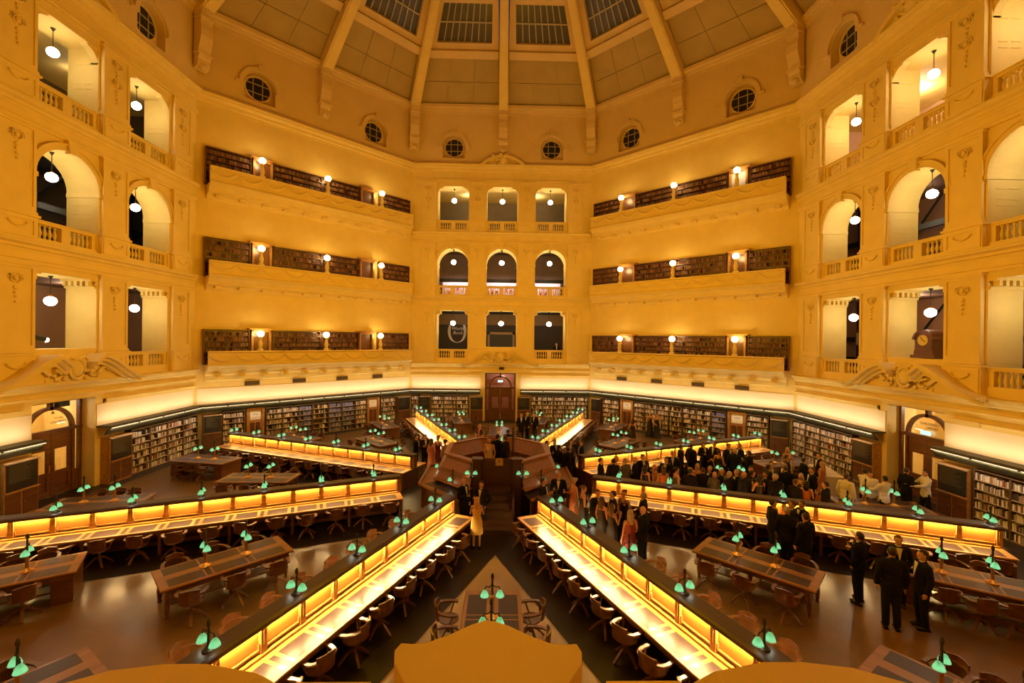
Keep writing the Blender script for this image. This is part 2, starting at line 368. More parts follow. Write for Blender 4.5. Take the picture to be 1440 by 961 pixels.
def cartouche_mesh():
    m = MB()
    m.sphere((0, -0.42, 5.2), (0.26, 0.14, 0.34), 12, 8)
    m.tube([(0.30 * math.cos(t), -0.45, 5.2 + 0.40 * math.sin(t)) for t in np.linspace(0, 2 * PI, 20)], 0.06, 6)
    rnd = random.Random(3)
    for s in (-1, 1):
        m.tube([(s * (0.45 + 0.30 * math.cos(t) * (1 - t / 9)), -0.42, 5.25 + 0.3 * math.sin(t) * (1 - t / 9)) for t in np.linspace(2.2, 7, 16)], np.linspace(0.09, 0.03, 16), 6)
        m.tube([(s * (0.75 + 0.26 * math.cos(t) * (1 - t / 9)), -0.40, 4.98 + 0.22 * math.sin(t) * (1 - t / 9)) for t in np.linspace(1.2, 6.5, 16)], np.linspace(0.075, 0.03, 16), 6)
        m.tube([(s * (1.0 + 0.5 * t), -0.36, 5.0 + 0.2 * math.sin(3 * t)) for t in np.linspace(0, 1, 8)], np.linspace(0.1, 0.03, 8), 6)
        m.tube([(s * 0.1, -0.44, 5.6), (s * 0.3, -0.46, 5.68), (s * 0.45, -0.44, 5.55)], 0.06, 6)
        for k in range(9):
            x, z = rnd.uniform(0.2, 1.0), 4.8 + rnd.uniform(0, 0.4); m.sphere((s * x, -0.36, z), (rnd.uniform(.05, .11), 0.12, rnd.uniform(.05, .1)), 7, 5)
    m.box(-1.1, 1.1, -0.34, 0, 4.66, 4.85)
    return m.mesh('cartouche', True)
ME_SWAN, ME_CART = swan_mesh(), cartouche_mesh()
def top_ped_mesh():      # segmental pediment over the main cornice
    m = MB(); P1 = arc(0, 18.95, 2.45, 0.72, PI - 0.72, 20); P0 = arc(0, 18.95, 2.24, 0.74, PI - 0.74, 20)
    m.prism(P1 + P0[::-1], -0.42, 0.0, 'y'); m.prism([(1.75, 20.6)] + P0 + [(-1.75, 20.6)], -0.16, 0.0, 'y')
    return m.mesh('segmental_pediment')
def top_orn_mesh():
    m = MB(); r = random.Random(5)
    m.sphere((0, -0.3, 21.0), (0.3, 0.2, 0.4), 10, 7)
    for k in range(44):
        x = r.gauss(0, 0.36); z = 20.68 + abs(r.gauss(0, 0.33))
        if abs(x) < 0.95 and z < 21.55: m.sphere((x, -0.3, z), (r.uniform(.06, .13), 0.16, r.uniform(.06, .13)), 7, 5)
    return m.mesh('carved_trophy', True)
ME_TPED, ME_TORN = top_ped_mesh(), top_orn_mesh()
# ------------------------------------------------------------------ arcade faces
def pane_arch(r, z, w0, w1): return MB().prism([(-r, z)] + arc(0, z, r, PI, 0, 16)[1:], w0, w1, 'y')
door_no = [0]
def portal(mx, side, lobby, lobby_w, sign):
    door_no[0] += 1
    root = thing('door_%d' % door_no[0], 'dark oak doorway with arched fanlight and glazed double doors in the %s wall' % FACE_WORD[side], 'doorway', mx=mx); tag(root, kind='structure')
    w0, w1 = 0.55, 0.7
    m = MB()
    for s in (-1, 1):
        m.box(min(s * 1.25, s * 1.14), max(s * 1.25, s * 1.14), w0, w1, 0, 3.9)
        m.box(min(s * 0.95, s * 0.83), max(s * 0.95, s * 0.83), w0, w1, 0, 2.65)
        m.box(min(s * 1.14, s * 0.95), max(s * 1.14, s * 0.95), w0 + .03, w1 - .03, 0, 0.85)
    m.box(-1.25, 1.25, w0, w1, 3.8, 3.9); m.box(-1.25, 1.25, w0 - .03, w1, 2.58, 2.72); m.box(-0.07, 0.07, w0, w1, 3.5, 3.82)
    m.prism(arc(0, 2.7, 0.95, PI, 0, 20) + arc(0, 2.7, 0.82, 0, PI, 20), w0, w1, 'y')
    obj('portal_frame', m, OAK, root)
    for s in (-1, 1):
        d = MB(); a, b = (0.02, 0.83) if s > 0 else (-0.83, -0.02)
        d.box(a, a + 0.14, w0 + .04, w1 - .04, 0.02, 2.58); d.box(b - 0.14, b, w0 + .04, w1 - .04, 0.02, 2.58)
        for z0, z1 in ((0.02, 0.25), (0.85, 1.0), (1.9, 2.58)): d.box(a + .14, b - .14, w0 + .04, w1 - .04, z0, z1)
        d.box(a + .14, b - .14, w0 + .07, w1 - .07, 0.25, 0.85)
        lf = obj('door_leaf', d, OAK, root)
        obj('handle', MB().tube([(s * 0.1, w0 - 0.03, 1.0), (s * 0.1, w0 - 0.03, 1.3)], 0.015), BRASS, lf)
        obj('pane', MB().box(a + .14, b - .14, w1 - .08, w1 - .07, 1.0, 1.9), GLASSM, lf)
        obj('side_pane', MB().box(min(s * 1.14, s * 0.95), max(s * 1.14, s * 0.95), w1 - .06, w1 - .05, 0.85, 2.58), GLASSM, root)
    obj('fanlight_pane', pane_arch(0.82, 2.72, w1 - .06, w1 - .05), GLASSM, root)
    rm = thing('lobby_wall', None, None, mx=mx); tag(rm, 'lit lobby seen through the %s doorway' % FACE_WORD[side], 'lobby', kind='structure')
    q = MB(); q.box(-2.6, 2.6, 3.6, 3.7, 0, 4.2); q.box(-2.7, -2.6, 1.3, 3.7, 0, 4.2); q.box(2.6, 2.7, 1.3, 3.7, 0, 4.2); q.box(-2.7, 2.7, 1.3, 3.7, 4.2, 4.3)
    obj('plaster', q, lobby, rm)
    obj('lobby_floor', MB().box(-2.6, 2.6, 0.72, 3.6, 0.0, 0.01), roomm('lobby_tile', (0.75, 0.6, 0.5)), rm)
    obj('lobby_dado', MB().box(-2.0, -0.25 if side == 'west' else 0.3, 3.5, 3.6, 2.2 if side == 'west' else 2.7, 3.7 if side == 'west' else 3.1), roomm('lobby_red', (0.35, 0.09, 0.02)), rm)
    light('POINT', 'lobby_light', mx @ Vector((0.3, 2.4, 3.7)), lobby_w, (1, 0.86, 0.74), size=0.25)
    if sign:
        s = thing('exit_sign', 'small glowing exit sign hanging in the arched %s doorway' % FACE_WORD[side], 'sign', mx=mx @ Matrix.Translation((sign[0], 0.52, sign[1])))
        obj('sign_box', MB().box(-0.2, 0.2, -0.03, 0.02, -0.08, 0.08), EXITM, s)
        text('EXIT', (0, -0.035, -0.05), 0.13, roomm('exit_white', (0.9, 0.95, 0.9)), s)
    return root
def text(body, loc, size, m, parent, italic=0.0, name='lettering'):
    c = bpy.data.curves.new(name, 'FONT'); c.body = body; c.size = size; c.align_x = 'CENTER'; c.extrude = 0.002; c.shear = italic; c.resolution_u = 2
    c.materials.append(m)
    tmp = bpy.data.objects.new('tmp', c); COL.objects.link(tmp)
    me = bpy.data.meshes.new_from_object(tmp.evaluated_get(bpy.context.evaluated_depsgraph_get())); bpy.data.objects.remove(tmp)
    return obj(name, me, m, parent, loc, (PI / 2, 0, 0))
BAYW = {-3.95: 'left', 0.0: 'middle', 3.95: 'right'}; LEVW = ['lowest', 'middle', 'top']

def arcade(side, mx):
    w = obj('wall_' + side, ME_ARC, CREAM, mx=mx); tag(w, 'cream %s wall of three storeys of open bays and arches' % FACE_WORD[side], 'wall', kind='structure')
    for me in ME_CORN: obj('cornice', me, CREAM, w)
    obj('string_course', ME_LOWST, CREAM, w)
    for me in ME_ARCHI: obj('string_course', me, CREAM, w)
    obj('swan_neck_pediment', ME_SWAN, CREAM, w); obj('cartouche', ME_CART, CREAM, w)
    obj('segmental_pediment', ME_TPED, CREAM, w); obj('carved_trophy', ME_TORN, CREAM, w)
    for i in range(3):
        for u, wd in ((-5.95, 1.2), (-1.975, 1.28), (1.975, 1.28), (5.95, 1.2)):
            p = obj('pilaster', ME_PIL[i, wd], CREAM, w, (u, 0, 0))
            obj('pedestal', ME_PED[i, wd], CREAM, p); z0, z1 = PILZ[i][0]
            obj('ornament', ME_ORN, CREAM, p, (0, -0.16, z1 - 0.5)); obj('festoon', ME_SWAG, CREAM, p, (0, -0.22, PILZ[i][1][1] - 0.3))
            if i == 2: obj('ornament', ME_ORN, CREAM, p, (0, -0.16, z1 - 1.35))
        for c in BAYS:
            obj('reveal_panelling', ME_JP[i], CREAM, w, (c, 0, 0))
            if i == 1: obj('archivolt', ME_ARV, CREAM, w, (c, 0, 0)); obj('keystone', ME_KEY, CREAM, w, (c, 0, 0))
            if i == 2: obj('corner_bracket', ME_BRK, CREAM, w, (c, 0, 0))
            if i == 0: obj('dentil_band', ME_DENT, CREAM, w, (c, 0, 0))
            if i == 0 and c == 0: continue
            rl = obj('balustrade', ME_RAIL[i], CREAM, w, (c, 0, 0))
            for s in (-1, 1):
                for k in range(5): obj('baluster', ME_BAL, CREAM, rl, (s * (0.29 + 0.185 * k), 0.22, LV[i][1] - 0.71))
    # pendants in the bays
    for i, z in enumerate((7.93, 12.93, 17.98)):
        top = (8.95, 13.95, 18.95)[i]
        for c in BAYS:
            o = thing('pendant_lamp', 'glowing opal pendant in the %s storey, %s bay, of the %s arcade wall' % (LEVW[i], BAYW[c], FACE_WORD[side]), 'lamp', loc=mx @ Vector((c, 0.65, z)), group='arcade pendants')
            obj('globe', ME_GLOBE, PGLOBE, o); obj('rod', MB().tube([(0, 0, 0.2), (0, 0, top - z)], 0.015), IRON, o)
            obj('ceiling_rose', MB().lathe([(0.02, top - z - 0.12), (0.09, top - z), (0.02, top - z)], 10), IRON, o); obj('collar', MB().lathe([(0.07, 0.17), (0.05, 0.23), (0.02, 0.25)], 10), BRASS, o)
    return w
ME_GLOBE = MB().sphere((0, 0, 0), (0.2, 0.2, 0.185), 14, 9).mesh('globe', True)
GALW = {'north': (30, 18, 45), 'east': (60, 45, 160), 'west': (50, 6, 10)}
def gallery(side, mx, cols):
    for i, (z0, z1) in enumerate(((4.6, 9.0), (10.1, 14.4), (15.35, 19.2))):
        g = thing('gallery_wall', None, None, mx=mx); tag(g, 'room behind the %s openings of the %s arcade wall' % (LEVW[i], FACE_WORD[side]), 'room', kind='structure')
        for u in (-3.0, 3.0): light('POINT', 'gallery_fill', mx @ Vector((u, 3.0, z1 - 0.35)), GALW[side][i], (1, 0.8, 0.58), size=0.15)  # added fill lamps without fittings, brightening the back walls
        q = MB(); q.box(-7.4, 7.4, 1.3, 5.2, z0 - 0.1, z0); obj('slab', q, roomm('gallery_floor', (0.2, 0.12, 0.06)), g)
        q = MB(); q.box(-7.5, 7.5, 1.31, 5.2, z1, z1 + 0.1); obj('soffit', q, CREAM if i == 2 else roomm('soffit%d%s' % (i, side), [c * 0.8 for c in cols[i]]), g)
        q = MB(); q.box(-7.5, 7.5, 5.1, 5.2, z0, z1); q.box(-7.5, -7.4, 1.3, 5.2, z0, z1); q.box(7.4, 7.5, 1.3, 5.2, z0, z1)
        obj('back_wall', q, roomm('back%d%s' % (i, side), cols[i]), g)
w_n = arcade('north', FN); w_e = arcade('east', FE); w_w = arcade('west', FW)
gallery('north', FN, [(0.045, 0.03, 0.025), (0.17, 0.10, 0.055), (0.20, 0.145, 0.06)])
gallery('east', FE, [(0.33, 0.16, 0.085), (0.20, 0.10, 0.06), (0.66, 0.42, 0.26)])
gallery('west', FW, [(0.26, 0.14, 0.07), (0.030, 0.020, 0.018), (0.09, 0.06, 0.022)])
portal(FN, 'north', roomm('lobby_north', (0.42, 0.17, 0.09)), 60, (0.0, 3.2))
portal(FE, 'east', CREAM, 150, (0.0, 2.86))
portal(FW, 'west', CREAM, 150, None)
# ------------------------------------------------------------------ balcony faces
BOOKS = []      # (matrix, u, w_front, z, width, height, depth, colour, where)
DARKB = [(0.10, 0.03, 0.012), (0.16, 0.05, 0.02), (0.07, 0.035, 0.02), (0.22, 0.10, 0.04), (0.05, 0.03, 0.025), (0.26, 0.14, 0.06), (0.12, 0.02, 0.015)]
PALEB = [(0.72, 0.62, 0.48), (0.60, 0.52, 0.42), (0.80, 0.74, 0.66), (0.45, 0.36, 0.26), (0.30, 0.16, 0.09), (0.66, 0.60, 0.55), (0.24, 0.20, 0.18), (0.50, 0.18, 0.08), (0.70, 0.58, 0.36), (0.78, 0.70, 0.56), (0.10, 0.07, 0.05), (0.20, 0.12, 0.08), (0.06, 0.05, 0.05), (0.34, 0.26, 0.2)]
BLUEB = [(0.16, 0.17, 0.36), (0.24, 0.24, 0.42), (0.30, 0.30, 0.44), (0.12, 0.12, 0.24), (0.2, 0.2, 0.4)]
def fill_row(mx, u0, u1, w, z, hmax, pal, rnd, where, wmin=0.028, wmax=0.055, gap=0.08):
    u = u0 + 0.01
    while u < u1 - 0.06:
        if rnd.random() < gap: u += rnd.uniform(0.05, 0.22); continue
        bw = rnd.uniform(wmin, wmax); c = rnd.choice(pal); k = rnd.uniform(0.8, 1.15)
        if u + bw > u1 - 0.01: break
        BOOKS.append((mx, u, w + rnd.uniform(0, 0.025), z, bw - 0.003, hmax * rnd.uniform(0.60, 0.86), 0.2, tuple(min(0.9, x * k) for x in c), where))
        u += bw
def bookcase(name, mx, u0, u1, z0, z1, w, depth, rows, label, cat, mframe, medge, pal, where, rowfrom=0, group=None, gap=0.08, gapful=None):
    """case with sides, back and one shelf board per row, standing with its front at w (local y)"""
    t = thing(name, label, cat, group=group, mx=mx @ Matrix.Translation(((u0 + u1) / 2, w, z0)))
    h = (u1 - u0) / 2; H = z1 - z0
    m = MB(); m.box(-h, -h + 0.035, 0, depth, 0, H); m.box(h - 0.035, h, 0, depth, 0, H); m.box(-h, h, -0.01, depth, H - 0.05, H)
    obj('frame', m, mframe, t); obj('back_panel', MB().box(-h, h, depth - 0.02, depth, 0, H), mframe, t)
    obj('plinth', MB().box(-h, h, 0.01, depth, 0, 0.09), mframe, t)
    step = (H - 0.13) / rows; sm = MB().box(-h + 0.035, h - 0.035, 0, depth - 0.02, -0.028, 0).mesh('shelf_board')
    rnd = random.Random(hash((round(u0, 2), round(z0, 2), where)) & 0xffff)
    for r in range(rows):
        obj('shelf_board', sm, medge, t, (0, 0, 0.09 + r * step))
        if r >= rowfrom:
            p = pal(r) if callable(pal) else pal
            if p: fill_row(mx, u0 + 0.04, u1 - 0.04, w + 0.02, z0 + 0.09 + r * step, step - 0.05, p, rnd, where, gap=gap)
    return t
BALC = [(5.75, 4.95, 7.02), (10.95, 10.1, 12.33), (16.3, 15.4, 17.55)]
def parapet_prof(T, B, drop):
    p = [(-0.72, T), (-1.0, T), (-1.02, T - 0.05), (-0.97, T - 0.1), (-0.90, T - 0.13), (-0.88, B + 0.12), (-0.95, B + 0.07), (-1.0, B + 0.02), (-1.0, B - 0.06), (-0.92, B - 0.1), (-0.80, B - 0.16)]
    if drop: p += [(-0.72, B - 0.3), (-0.62, B - 0.36), (-0.60, B - 0.5), (-0.45, B - 0.56), (-0.2, B - 0.62), (-0.14, B - 0.78), (0.05, B - 0.86)]
    else: p += [(-0.7, B - 0.3), (-0.65, B - 0.36), (-0.25, B - 0.42), (-0.2, B - 0.6), (-0.12, B - 0.66), (-0.1, B - 0.95), (-0.04, B - 1.0), (0.05, B - 1.0)]
    p += [(0.05, B - 0.02), (-0.72, B - 0.02)]
    return p
ME_PARA = [MB().prism(parapet_prof(T, B, i > 0), -6.74, 6.74, 'x').mesh('parapet') for i, (T, B, S) in enumerate(BALC)]
ME_LCOL = MB().lathe([(0.17, 0), (0.17, 0.1), (0.1, 0.14), (0.12, 0.3), (0.14, 0.42), (0.08, 0.62), (0.075, 0.75), (0.12, 0.8), (0.12, 0.86), (0.05, 0.9)], 12).mesh('column', True)
BALW = MB().box(-7.3, 7.3, 0, 0.6, 0, 20.65).mesh('balcony_wall')
ME_MOD = MB().box(-0.16, 0.16, -0.5, 0, -0.1, 0.06).mesh('modillion')
ME_VENT = MB()
ME_VENT.box(-0.42, 0.42, -0.02, 0.0, -0.13, 0.13)
for k in range(5): ME_VENT.box(-0.40, 0.40, -0.035, -0.02, -0.11 + 0.05 * k, -0.085 + 0.05 * k)
ME_VENT = ME_VENT.mesh('grille')
SEC = {'northwest': [(-6.85, -4.5), (-3.2, -0.15), (-0.1, 2.6), (4.2, 6.85)], 'northeast': [(-6.85, -4.3), (-3.15, -0.1), (-0.05, 3.3), (4.65, 6.85)]}
BDOOR = {'northwest': [-3.85, 3.2], 'northeast': [-3.72, 3.98]}
LAMPW = ['nearest the viewer', 'in the middle', 'nearest the far wall']
def balcony_face(side, mx):
    w = obj('wall_' + side, BALW, CREAM, mx=mx); tag(w, 'cream %s wall carrying three book balconies' % FACE_WORD[side], 'wall', kind='structure')
    obj('cornice', ME_CORN[3], CREAM, w)
    for i, (T, B, S) in enumerate(BALC):
        p = obj('parapet', ME_PARA[i], CREAM, w)
        for k in range(10): obj('festoon', ME_FEST, CREAM, p, (-6.05 + 1.345 * k, -0.89, T - 0.2))
        for k in range(11): obj('modillion', ME_MOD, CREAM, p, (-6.2 + 1.24 * k, -0.04 if i else -0.16, B - 0.62))
        for u in (-4.05, 0.0, 4.05):
            n = 1 if u == 0 else (0 if (u < 0) == (side == 'northwest') else 2)
            L = thing('balcony_lamp', 'opal globe lamp on the %s %s balcony, the one %s' % (LEVW[i], FACE_WORD[side], LAMPW[n]), 'lamp', group='balcony globe lamps', mx=mx @ Matrix.Translation((u, -0.86, T)))
            obj('column', ME_LCOL, CREAM, L); obj('globe', ME_GLOBE, GLOBE, L, (0, 0, 1.04))
        for j, (a, b) in enumerate(SEC[side]):
            fl = B; rows = 6
            bookcase('bookcase', mx, a, b, fl, S, -0.32, 0.32, rows, 'dark bookcase of bound volumes, %s from the left on the %s %s balcony' % (ORD[j], LEVW[i], FACE_WORD[side]), 'bookcase',
                     OAK, OAK, DARKB if i < 2 else DARKB + [(0.3, 0.2, 0.1)], '%s %s balcony' % (LEVW[i], FACE_WORD[side]), rowfrom=2, gap=0.03)
        for j, u in enumerate(BDOOR[side]):
            d = thing('door_surround', 'oak door surround between bookcases of the %s %s balcony, %s one' % (LEVW[i], FACE_WORD[side], 'left' if j == 0 else 'right'), 'doorway', mx=mx @ Matrix.Translation((u, -0.4, B)))
            H = S - B
            m = MB(); m.box(-0.56, -0.44, 0, 0.4, 0, H); m.box(0.44, 0.56, 0, 0.4, 0, H); m.box(-0.70, 0.70, -0.08, 0.4, H + 0.005, H + 0.1); m.box(-0.56, 0.56, 0, 0.4, H - 0.14, H + 0.005)
            obj('frame', m, HONEY, d)
            obj('door_leaf', MB().box(-0.46, 0.46, 0.2, 0.24, 0, H - 0.14), OAK if not (side == 'northeast' and i == 2 and j == 1) else roomm('blue_lit_door', (0.6, 0.6, 0.75)), d)  # bluish light on the one top door is put into its colour
    for u in (-4.27, -1.45, 1.5, 4.27):
        vn = [-4.27, -1.45, 1.5, 4.27].index(u)
        o = obj('vent_grille', ME_VENT, roomm('vent', (0.12, 0.08, 0.03)), mx=mx @ Matrix.Translation((u, -0.1, 3.74)))
        tag(o, 'small dark vent grille above the %s bookshelves, %s from the left' % (FACE_WORD[side], ORD[vn]), 'vent', 'ledge vents')
balcony_face('northwest', FNW); balcony_face('northeast', FNE)
# ------------------------------------------------------------------ lit band and hood above the ground-floor shelves
def strip_run(side, mx, runs):
    for a, b, sgn in runs:
        L = b - a; c = (a + b) / 2
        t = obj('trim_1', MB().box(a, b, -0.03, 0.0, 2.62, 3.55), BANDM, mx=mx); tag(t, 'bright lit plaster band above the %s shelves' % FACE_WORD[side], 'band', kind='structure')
        h = thing('lighting_hood', 'dark lighting hood with a thin tube, %s shelves%s' % (FACE_WORD[side], sgn), 'hood', mx=mx)
        pr = [(-0.62, 2.62), (-0.62, 2.52), (-0.58, 2.5), (-0.40, 2.22), (-0.36, 2.22), (-0.36, 2.26), (-0.54, 2.52), (-0.54, 2.56), (0.0, 2.56), (0.0, 2.62)]
        obj('hood_body', MB().prism(pr, a, b, 'x'), FASCIA, h)
        n = max(1, int(L / 1.4))
        for k in range(n): obj('tube', MB().box(a + L * k / n + 0.05, a + L * (k + 1) / n - 0.05, -0.645, -0.622, 2.505, 2.53), TUBE, h)
        M = mx @ Matrix.Translation((c, -0.50, 2.70)) @ Matrix.Rotation(math.radians(180 - 20), 4, 'X')
        light('AREA', 'band_light', None, BAND_W * L / 14, (1, 0.86, 0.66), size=(L * 0.97, 0.06), mat=M)
        M = mx @ Matrix.Translation((c, -0.56, 2.47)) @ Matrix.Rotation(math.radians(12), 4, 'X')
        light('AREA', 'shelf_light', None, SHELF_W * L / 14, SHELFC, size=(L * 0.97, 0.04), mat=M)
strip_run('north', FN, [(-7.1, -1.6, ' beside the far door on its left'), (1.6, 7.1, ' beside the far door on its right')])
strip_run('east', FE, [(-7.1, -1.3, ' beyond the right doorway'), (1.3, 7.1, ' this side of the right doorway')])
strip_run('west', FW, [(1.3, 7.1, ' beyond the left doorway'), (-7.1, -1.3, ' this side of the left doorway')])
strip_run('northwest', FNW, [(-7.1, 7.1, '')]); strip_run('northeast', FNE, [(-7.1, 7.1, '')])
def board_cabinet(side, mx, u0, u1, label):
    t = thing('board_cabinet', label, 'cabinet', mx=mx @ Matrix.Translation(((u0 + u1) / 2, -0.42, 0)))
    h = (u1 - u0) / 2
    obj('carcass', MB().box(-h, h, 0, 0.42, 0, 2.05), HONEY if side in ('east', 'west') else OAK, t)
    for s in (-1, 1):
        p = obj('cabinet_door', MB().box(min(0, s * h) + 0.03, max(0, s * h) - 0.03, -0.02, 0, 0.1, 0.92), OAK, t)
        obj('knob', MB().sphere((s * 0.07, -0.035, 0.55), 0.018, 6, 5), BRASS, p)
    b = obj('board', MB().box(-h + 0.05, h - 0.05, -0.03, 0, 1.02, 1.96), BOARDM, t)
    m = MB(); r = random.Random(u0 * 10)
    for k in range(14): m.box(-h + 0.12, h - 0.12 - r.uniform(0, 0.35), -0.034, -0.03, 1.9 - 0.045 * k, 1.905 - 0.045 * k)
    obj('board_lines', m, CHALK, b)
    obj('board_ledge', MB().box(-h, h, -0.08, 0, 0.96, 1.0), HONEY, t); obj('top_ledge', MB().box(-h, h, -0.09, 0.0, 1.985, 2.03), SHELFE, t)
def ground_cases(side, mx, items):
    n = 0; nd = 0; nb = 0; bays = 0
    for kind, a, b in items:
        if kind == 'board':
            nb += 1
            board_cabinet(side, mx, a, b, 'oak cabinet with a black board, %s from the left on the %s wall' % (ORD[nb - 1], FACE_WORD[side]))
        elif kind == 'door':
            nd += 1
            d = thing('office_door', 'oak door with a pale glazed top, %s of two in the %s shelving' % ('left' if nd == 1 else 'right', FACE_WORD[side]), 'door', mx=mx @ Matrix.Translation(((a + b) / 2, -0.30, 0)))
            h = (b - a) / 2; m = MB(); m.box(-h, -h + 0.14, 0, 0.3, 0, 2.2); m.box(h - 0.14, h, 0, 0.3, 0, 2.2); m.box(-h, h, -0.03, 0.3, 2.1, 2.22); obj('frame', m, HONEY, d)
            lf = obj('door_leaf', MB().box(-h + 0.14, h - 0.14, 0.1, 0.14, 0, 2.1), HONEY, d)
            obj('glazed_panel', MB().box(-h + 0.2, h - 0.2, 0.085, 0.1, 1.45, 2.02), PAPER, lf)
            for s in (-1, 1): obj('door_panel', MB().box(min(s * 0.03, s * (h - 0.22)), max(s * 0.03, s * (h - 0.22)), 0.085, 0.1, 0.2, 1.3), OAK, lf)
            obj('lettering_bar', MB().box(-0.16, 0.16, 0.08, 0.085, 1.78, 1.82), roomm('lettergrey', (0.35, 0.3, 0.28)), lf)
        else:
            n += 1; k = max(1, round((b - a) / 1.0)); s = (b - a) / k
            for j in range(k):
                pal = BLUEB if kind == 'blue' else ([(0.4, 0.25, 0.12), (0.75, 0.68, 0.55)] if kind == 'tan' else PALEB)
                where = '%s bay of the %s wall shelves' % (ORD[bays], FACE_WORD[side]); bays += 1
                bookcase('bookcase', mx, a + s * j, a + s * (j + 1), 0, 2.15, -0.34, 0.34, 6, 'lit open bookshelves of the %s wall, %s run from the left, %s bay' % (FACE_WORD[side], ORD[n - 1], ORD[j]), 'bookcase',
                         SHELFM, SHELFE, pal, where, gap=0.35 if kind == 'tan' else 0.06, group='ground floor shelving')
ground_cases('northwest', FNW, [('board', -6.85, -5.93), ('books', -5.88, -4.72), ('door', -4.6, -3.6), ('books', -3.52, -1.55), ('blue', -1.55, -0.65), ('tan', -0.62, 0.42), ('blue', 0.45, 2.4), ('books', 2.42, 3.3), ('door', 3.36, 4.36), ('books', 4.45, 5.7), ('board', 5.9, 6.95)])
ground_cases('northeast', FNE, [('board', -6.8, -5.93), ('books', -5.8, -4.35), ('door', -4.25, -3.2), ('books', -3.12, -0.4), ('tan', -0.36, 0.55), ('books', 0.6, 2.45), ('blue', 2.48, 3.4), ('door', 3.5, 4.58), ('books', 4.62, 5.85), ('board', 6.0, 6.9)])
ground_cases('north', FN, [('books', -7.1, -6.5), ('board', -6.44, -5.6), ('books', -5.5, -2.5), ('board', -2.36, -1.4), ('board', 1.4, 2.38), ('books', 2.47, 7.1)])
ground_cases('east', FE, [('books', -7.05, -2.75), ('board', -2.6, -1.5), ('board', 1.4, 2.5), ('books', 2.6, 7.1)])
ground_cases('west', FW, [('board', 1.5, 2.62), ('books', 2.7, 7.05), ('board', -2.5, -1.4), ('books', -7.1, -2.6)])
# ------------------------------------------------------------------ drum with round windows
def drum_mesh():
    m = MB(); T = 0.62
    for a, b in ((-7.4, -4.86), (-3.08, 3.08), (4.86, 7.4)): m.box(a, b, 0, T, 20.6, 25.4)
    for c in (-3.97, 3.97):
        a, b = c - 0.89, c + 0.89
        m.box(a, b, 0, T, 20.6, 21.1)
        m.prism([(a, 22.15)] + arc(c, 22.15, 0.89, PI, 0, 18)[1:] + [(b, 25.4), (a, 25.4)], 0, T, 'y'); m.box(a - .1, b + .1, 0.46, T, 21.0, 23.2)
    return m.mesh('drum_wall')
ME_DRUM = drum_mesh()
ME_DCORN = mitre([(0.05, 24.75), (-0.06, 24.75), (-0.08, 24.95), (-0.2, 25.0), (-0.22, 25.1), (-0.34, 25.2), (-0.36, 25.42), (0.05, 25.42)]).mesh('dome_springing')
P1, P0 = arc(0, 22.15, 1.17, PI, 0, 18), arc(0, 22.15, 0.95, PI, 0, 18)
ME_HOODM = MB().prism(P1 + P0[::-1], -0.14, 0.0, 'y')
for s in (-1, 1): ME_HOODM.box(min(s * 0.93, s * 1.36), max(s * 0.93, s * 1.36), -0.15, 0, 22.03, 22.16)
ME_HOODM.prism([(-0.1, 23.1), (0.1, 23.1), (0.14, 23.45), (-0.14, 23.45)], -0.19, 0, 'y')
ME_HOODM = ME_HOODM.mesh('hood_mould')
ring = arc(0, 22.2, 0.80, 0, 2 * PI, 28)[:-1]; ring2 = arc(0, 22.2, 0.70, 0, 2 * PI, 28)[:-1]
ME_OFR = MB()
n = 28
ME_OFR.add([(x, 0.36, z) for x, z in ring] + [(x, 0.36, z) for x, z in ring2] + [(x, 0.47, z) for x, z in ring] + [(x, 0.47, z) for x, z in ring2],
           [f for k in range(n) for f in ((k, (k + 1) % n, n + (k + 1) % n, n + k), (k, 2 * n + k, 2 * n + (k + 1) % n, (k + 1) % n), (n + k, n + (k + 1) % n, 3 * n + (k + 1) % n, 3 * n + k))])
ME_OFR = ME_OFR.mesh('frame')
ME_OPANE = MB().prism(arc(0, 22.2, 0.71, 0, 2 * PI, 28)[:-1], 0.42, 0.45, 'y').mesh('pane')
ME_OMUN = MB()
for d in (-0.27, 0.27):
    h = math.sqrt(0.7 ** 2 - d * d); ME_OMUN.box(d - 0.022, d + 0.022, 0.38, 0.43, 22.2 - h, 22.2 + h); ME_OMUN.box(-h, h, 0.38, 0.43, 22.2 + d - 0.022, 22.2 + d + 0.022)
ME_OMUN = ME_OMUN.mesh('glazing_bar')
ME_SILL = MB().box(-0.89, 0.89, 0.0, 0.46, 21.1, 21.24).mesh('sill')
def corbel_mesh():
    p = [(0.05, 25.4), (-0.62, 25.4), (-0.66, 25.25), (-0.66, 24.9), (-0.60, 24.82), (-0.60, 24.55), (-0.52, 24.5), (-0.5, 24.2), (-0.56, 23.9), (-0.56, 23.5), (-0.46, 23.1), (-0.34, 22.8), (-0.30, 22.66), (-0.38, 22.6), (-0.42, 22.45), (-0.36, 22.3), (-0.3, 22.25), (-0.32, 22.0), (-0.2, 21.8), (0.05, 21.7)]
    m = MB().prism(p, -0.34, 0.34, 'x'); m.box(-0.40, 0.40, -0.64, 0, 24.5, 24.6); m.box(-0.42, 0.42, -0.45, 0, 22.5, 22.62); m.box(-0.2, 0.2, -0.69, -0.6, 24.75, 25.1)
    m.sphere((0, -0.25, 21.85), (0.26, 0.2, 0.22), 8, 6)
    return m.mesh('corbel')
ME_CORB = corbel_mesh()
SIDES = [('north', 0), ('northeast', 45), ('east', 90), ('southeast', 135), ('south', 180), ('southwest', -135), ('west', -90), ('northwest', -45)]
def rz(r, z, deg): return (r * math.sin(math.radians(deg)), r * math.cos(math.radians(deg)), z)
drum_of = {}
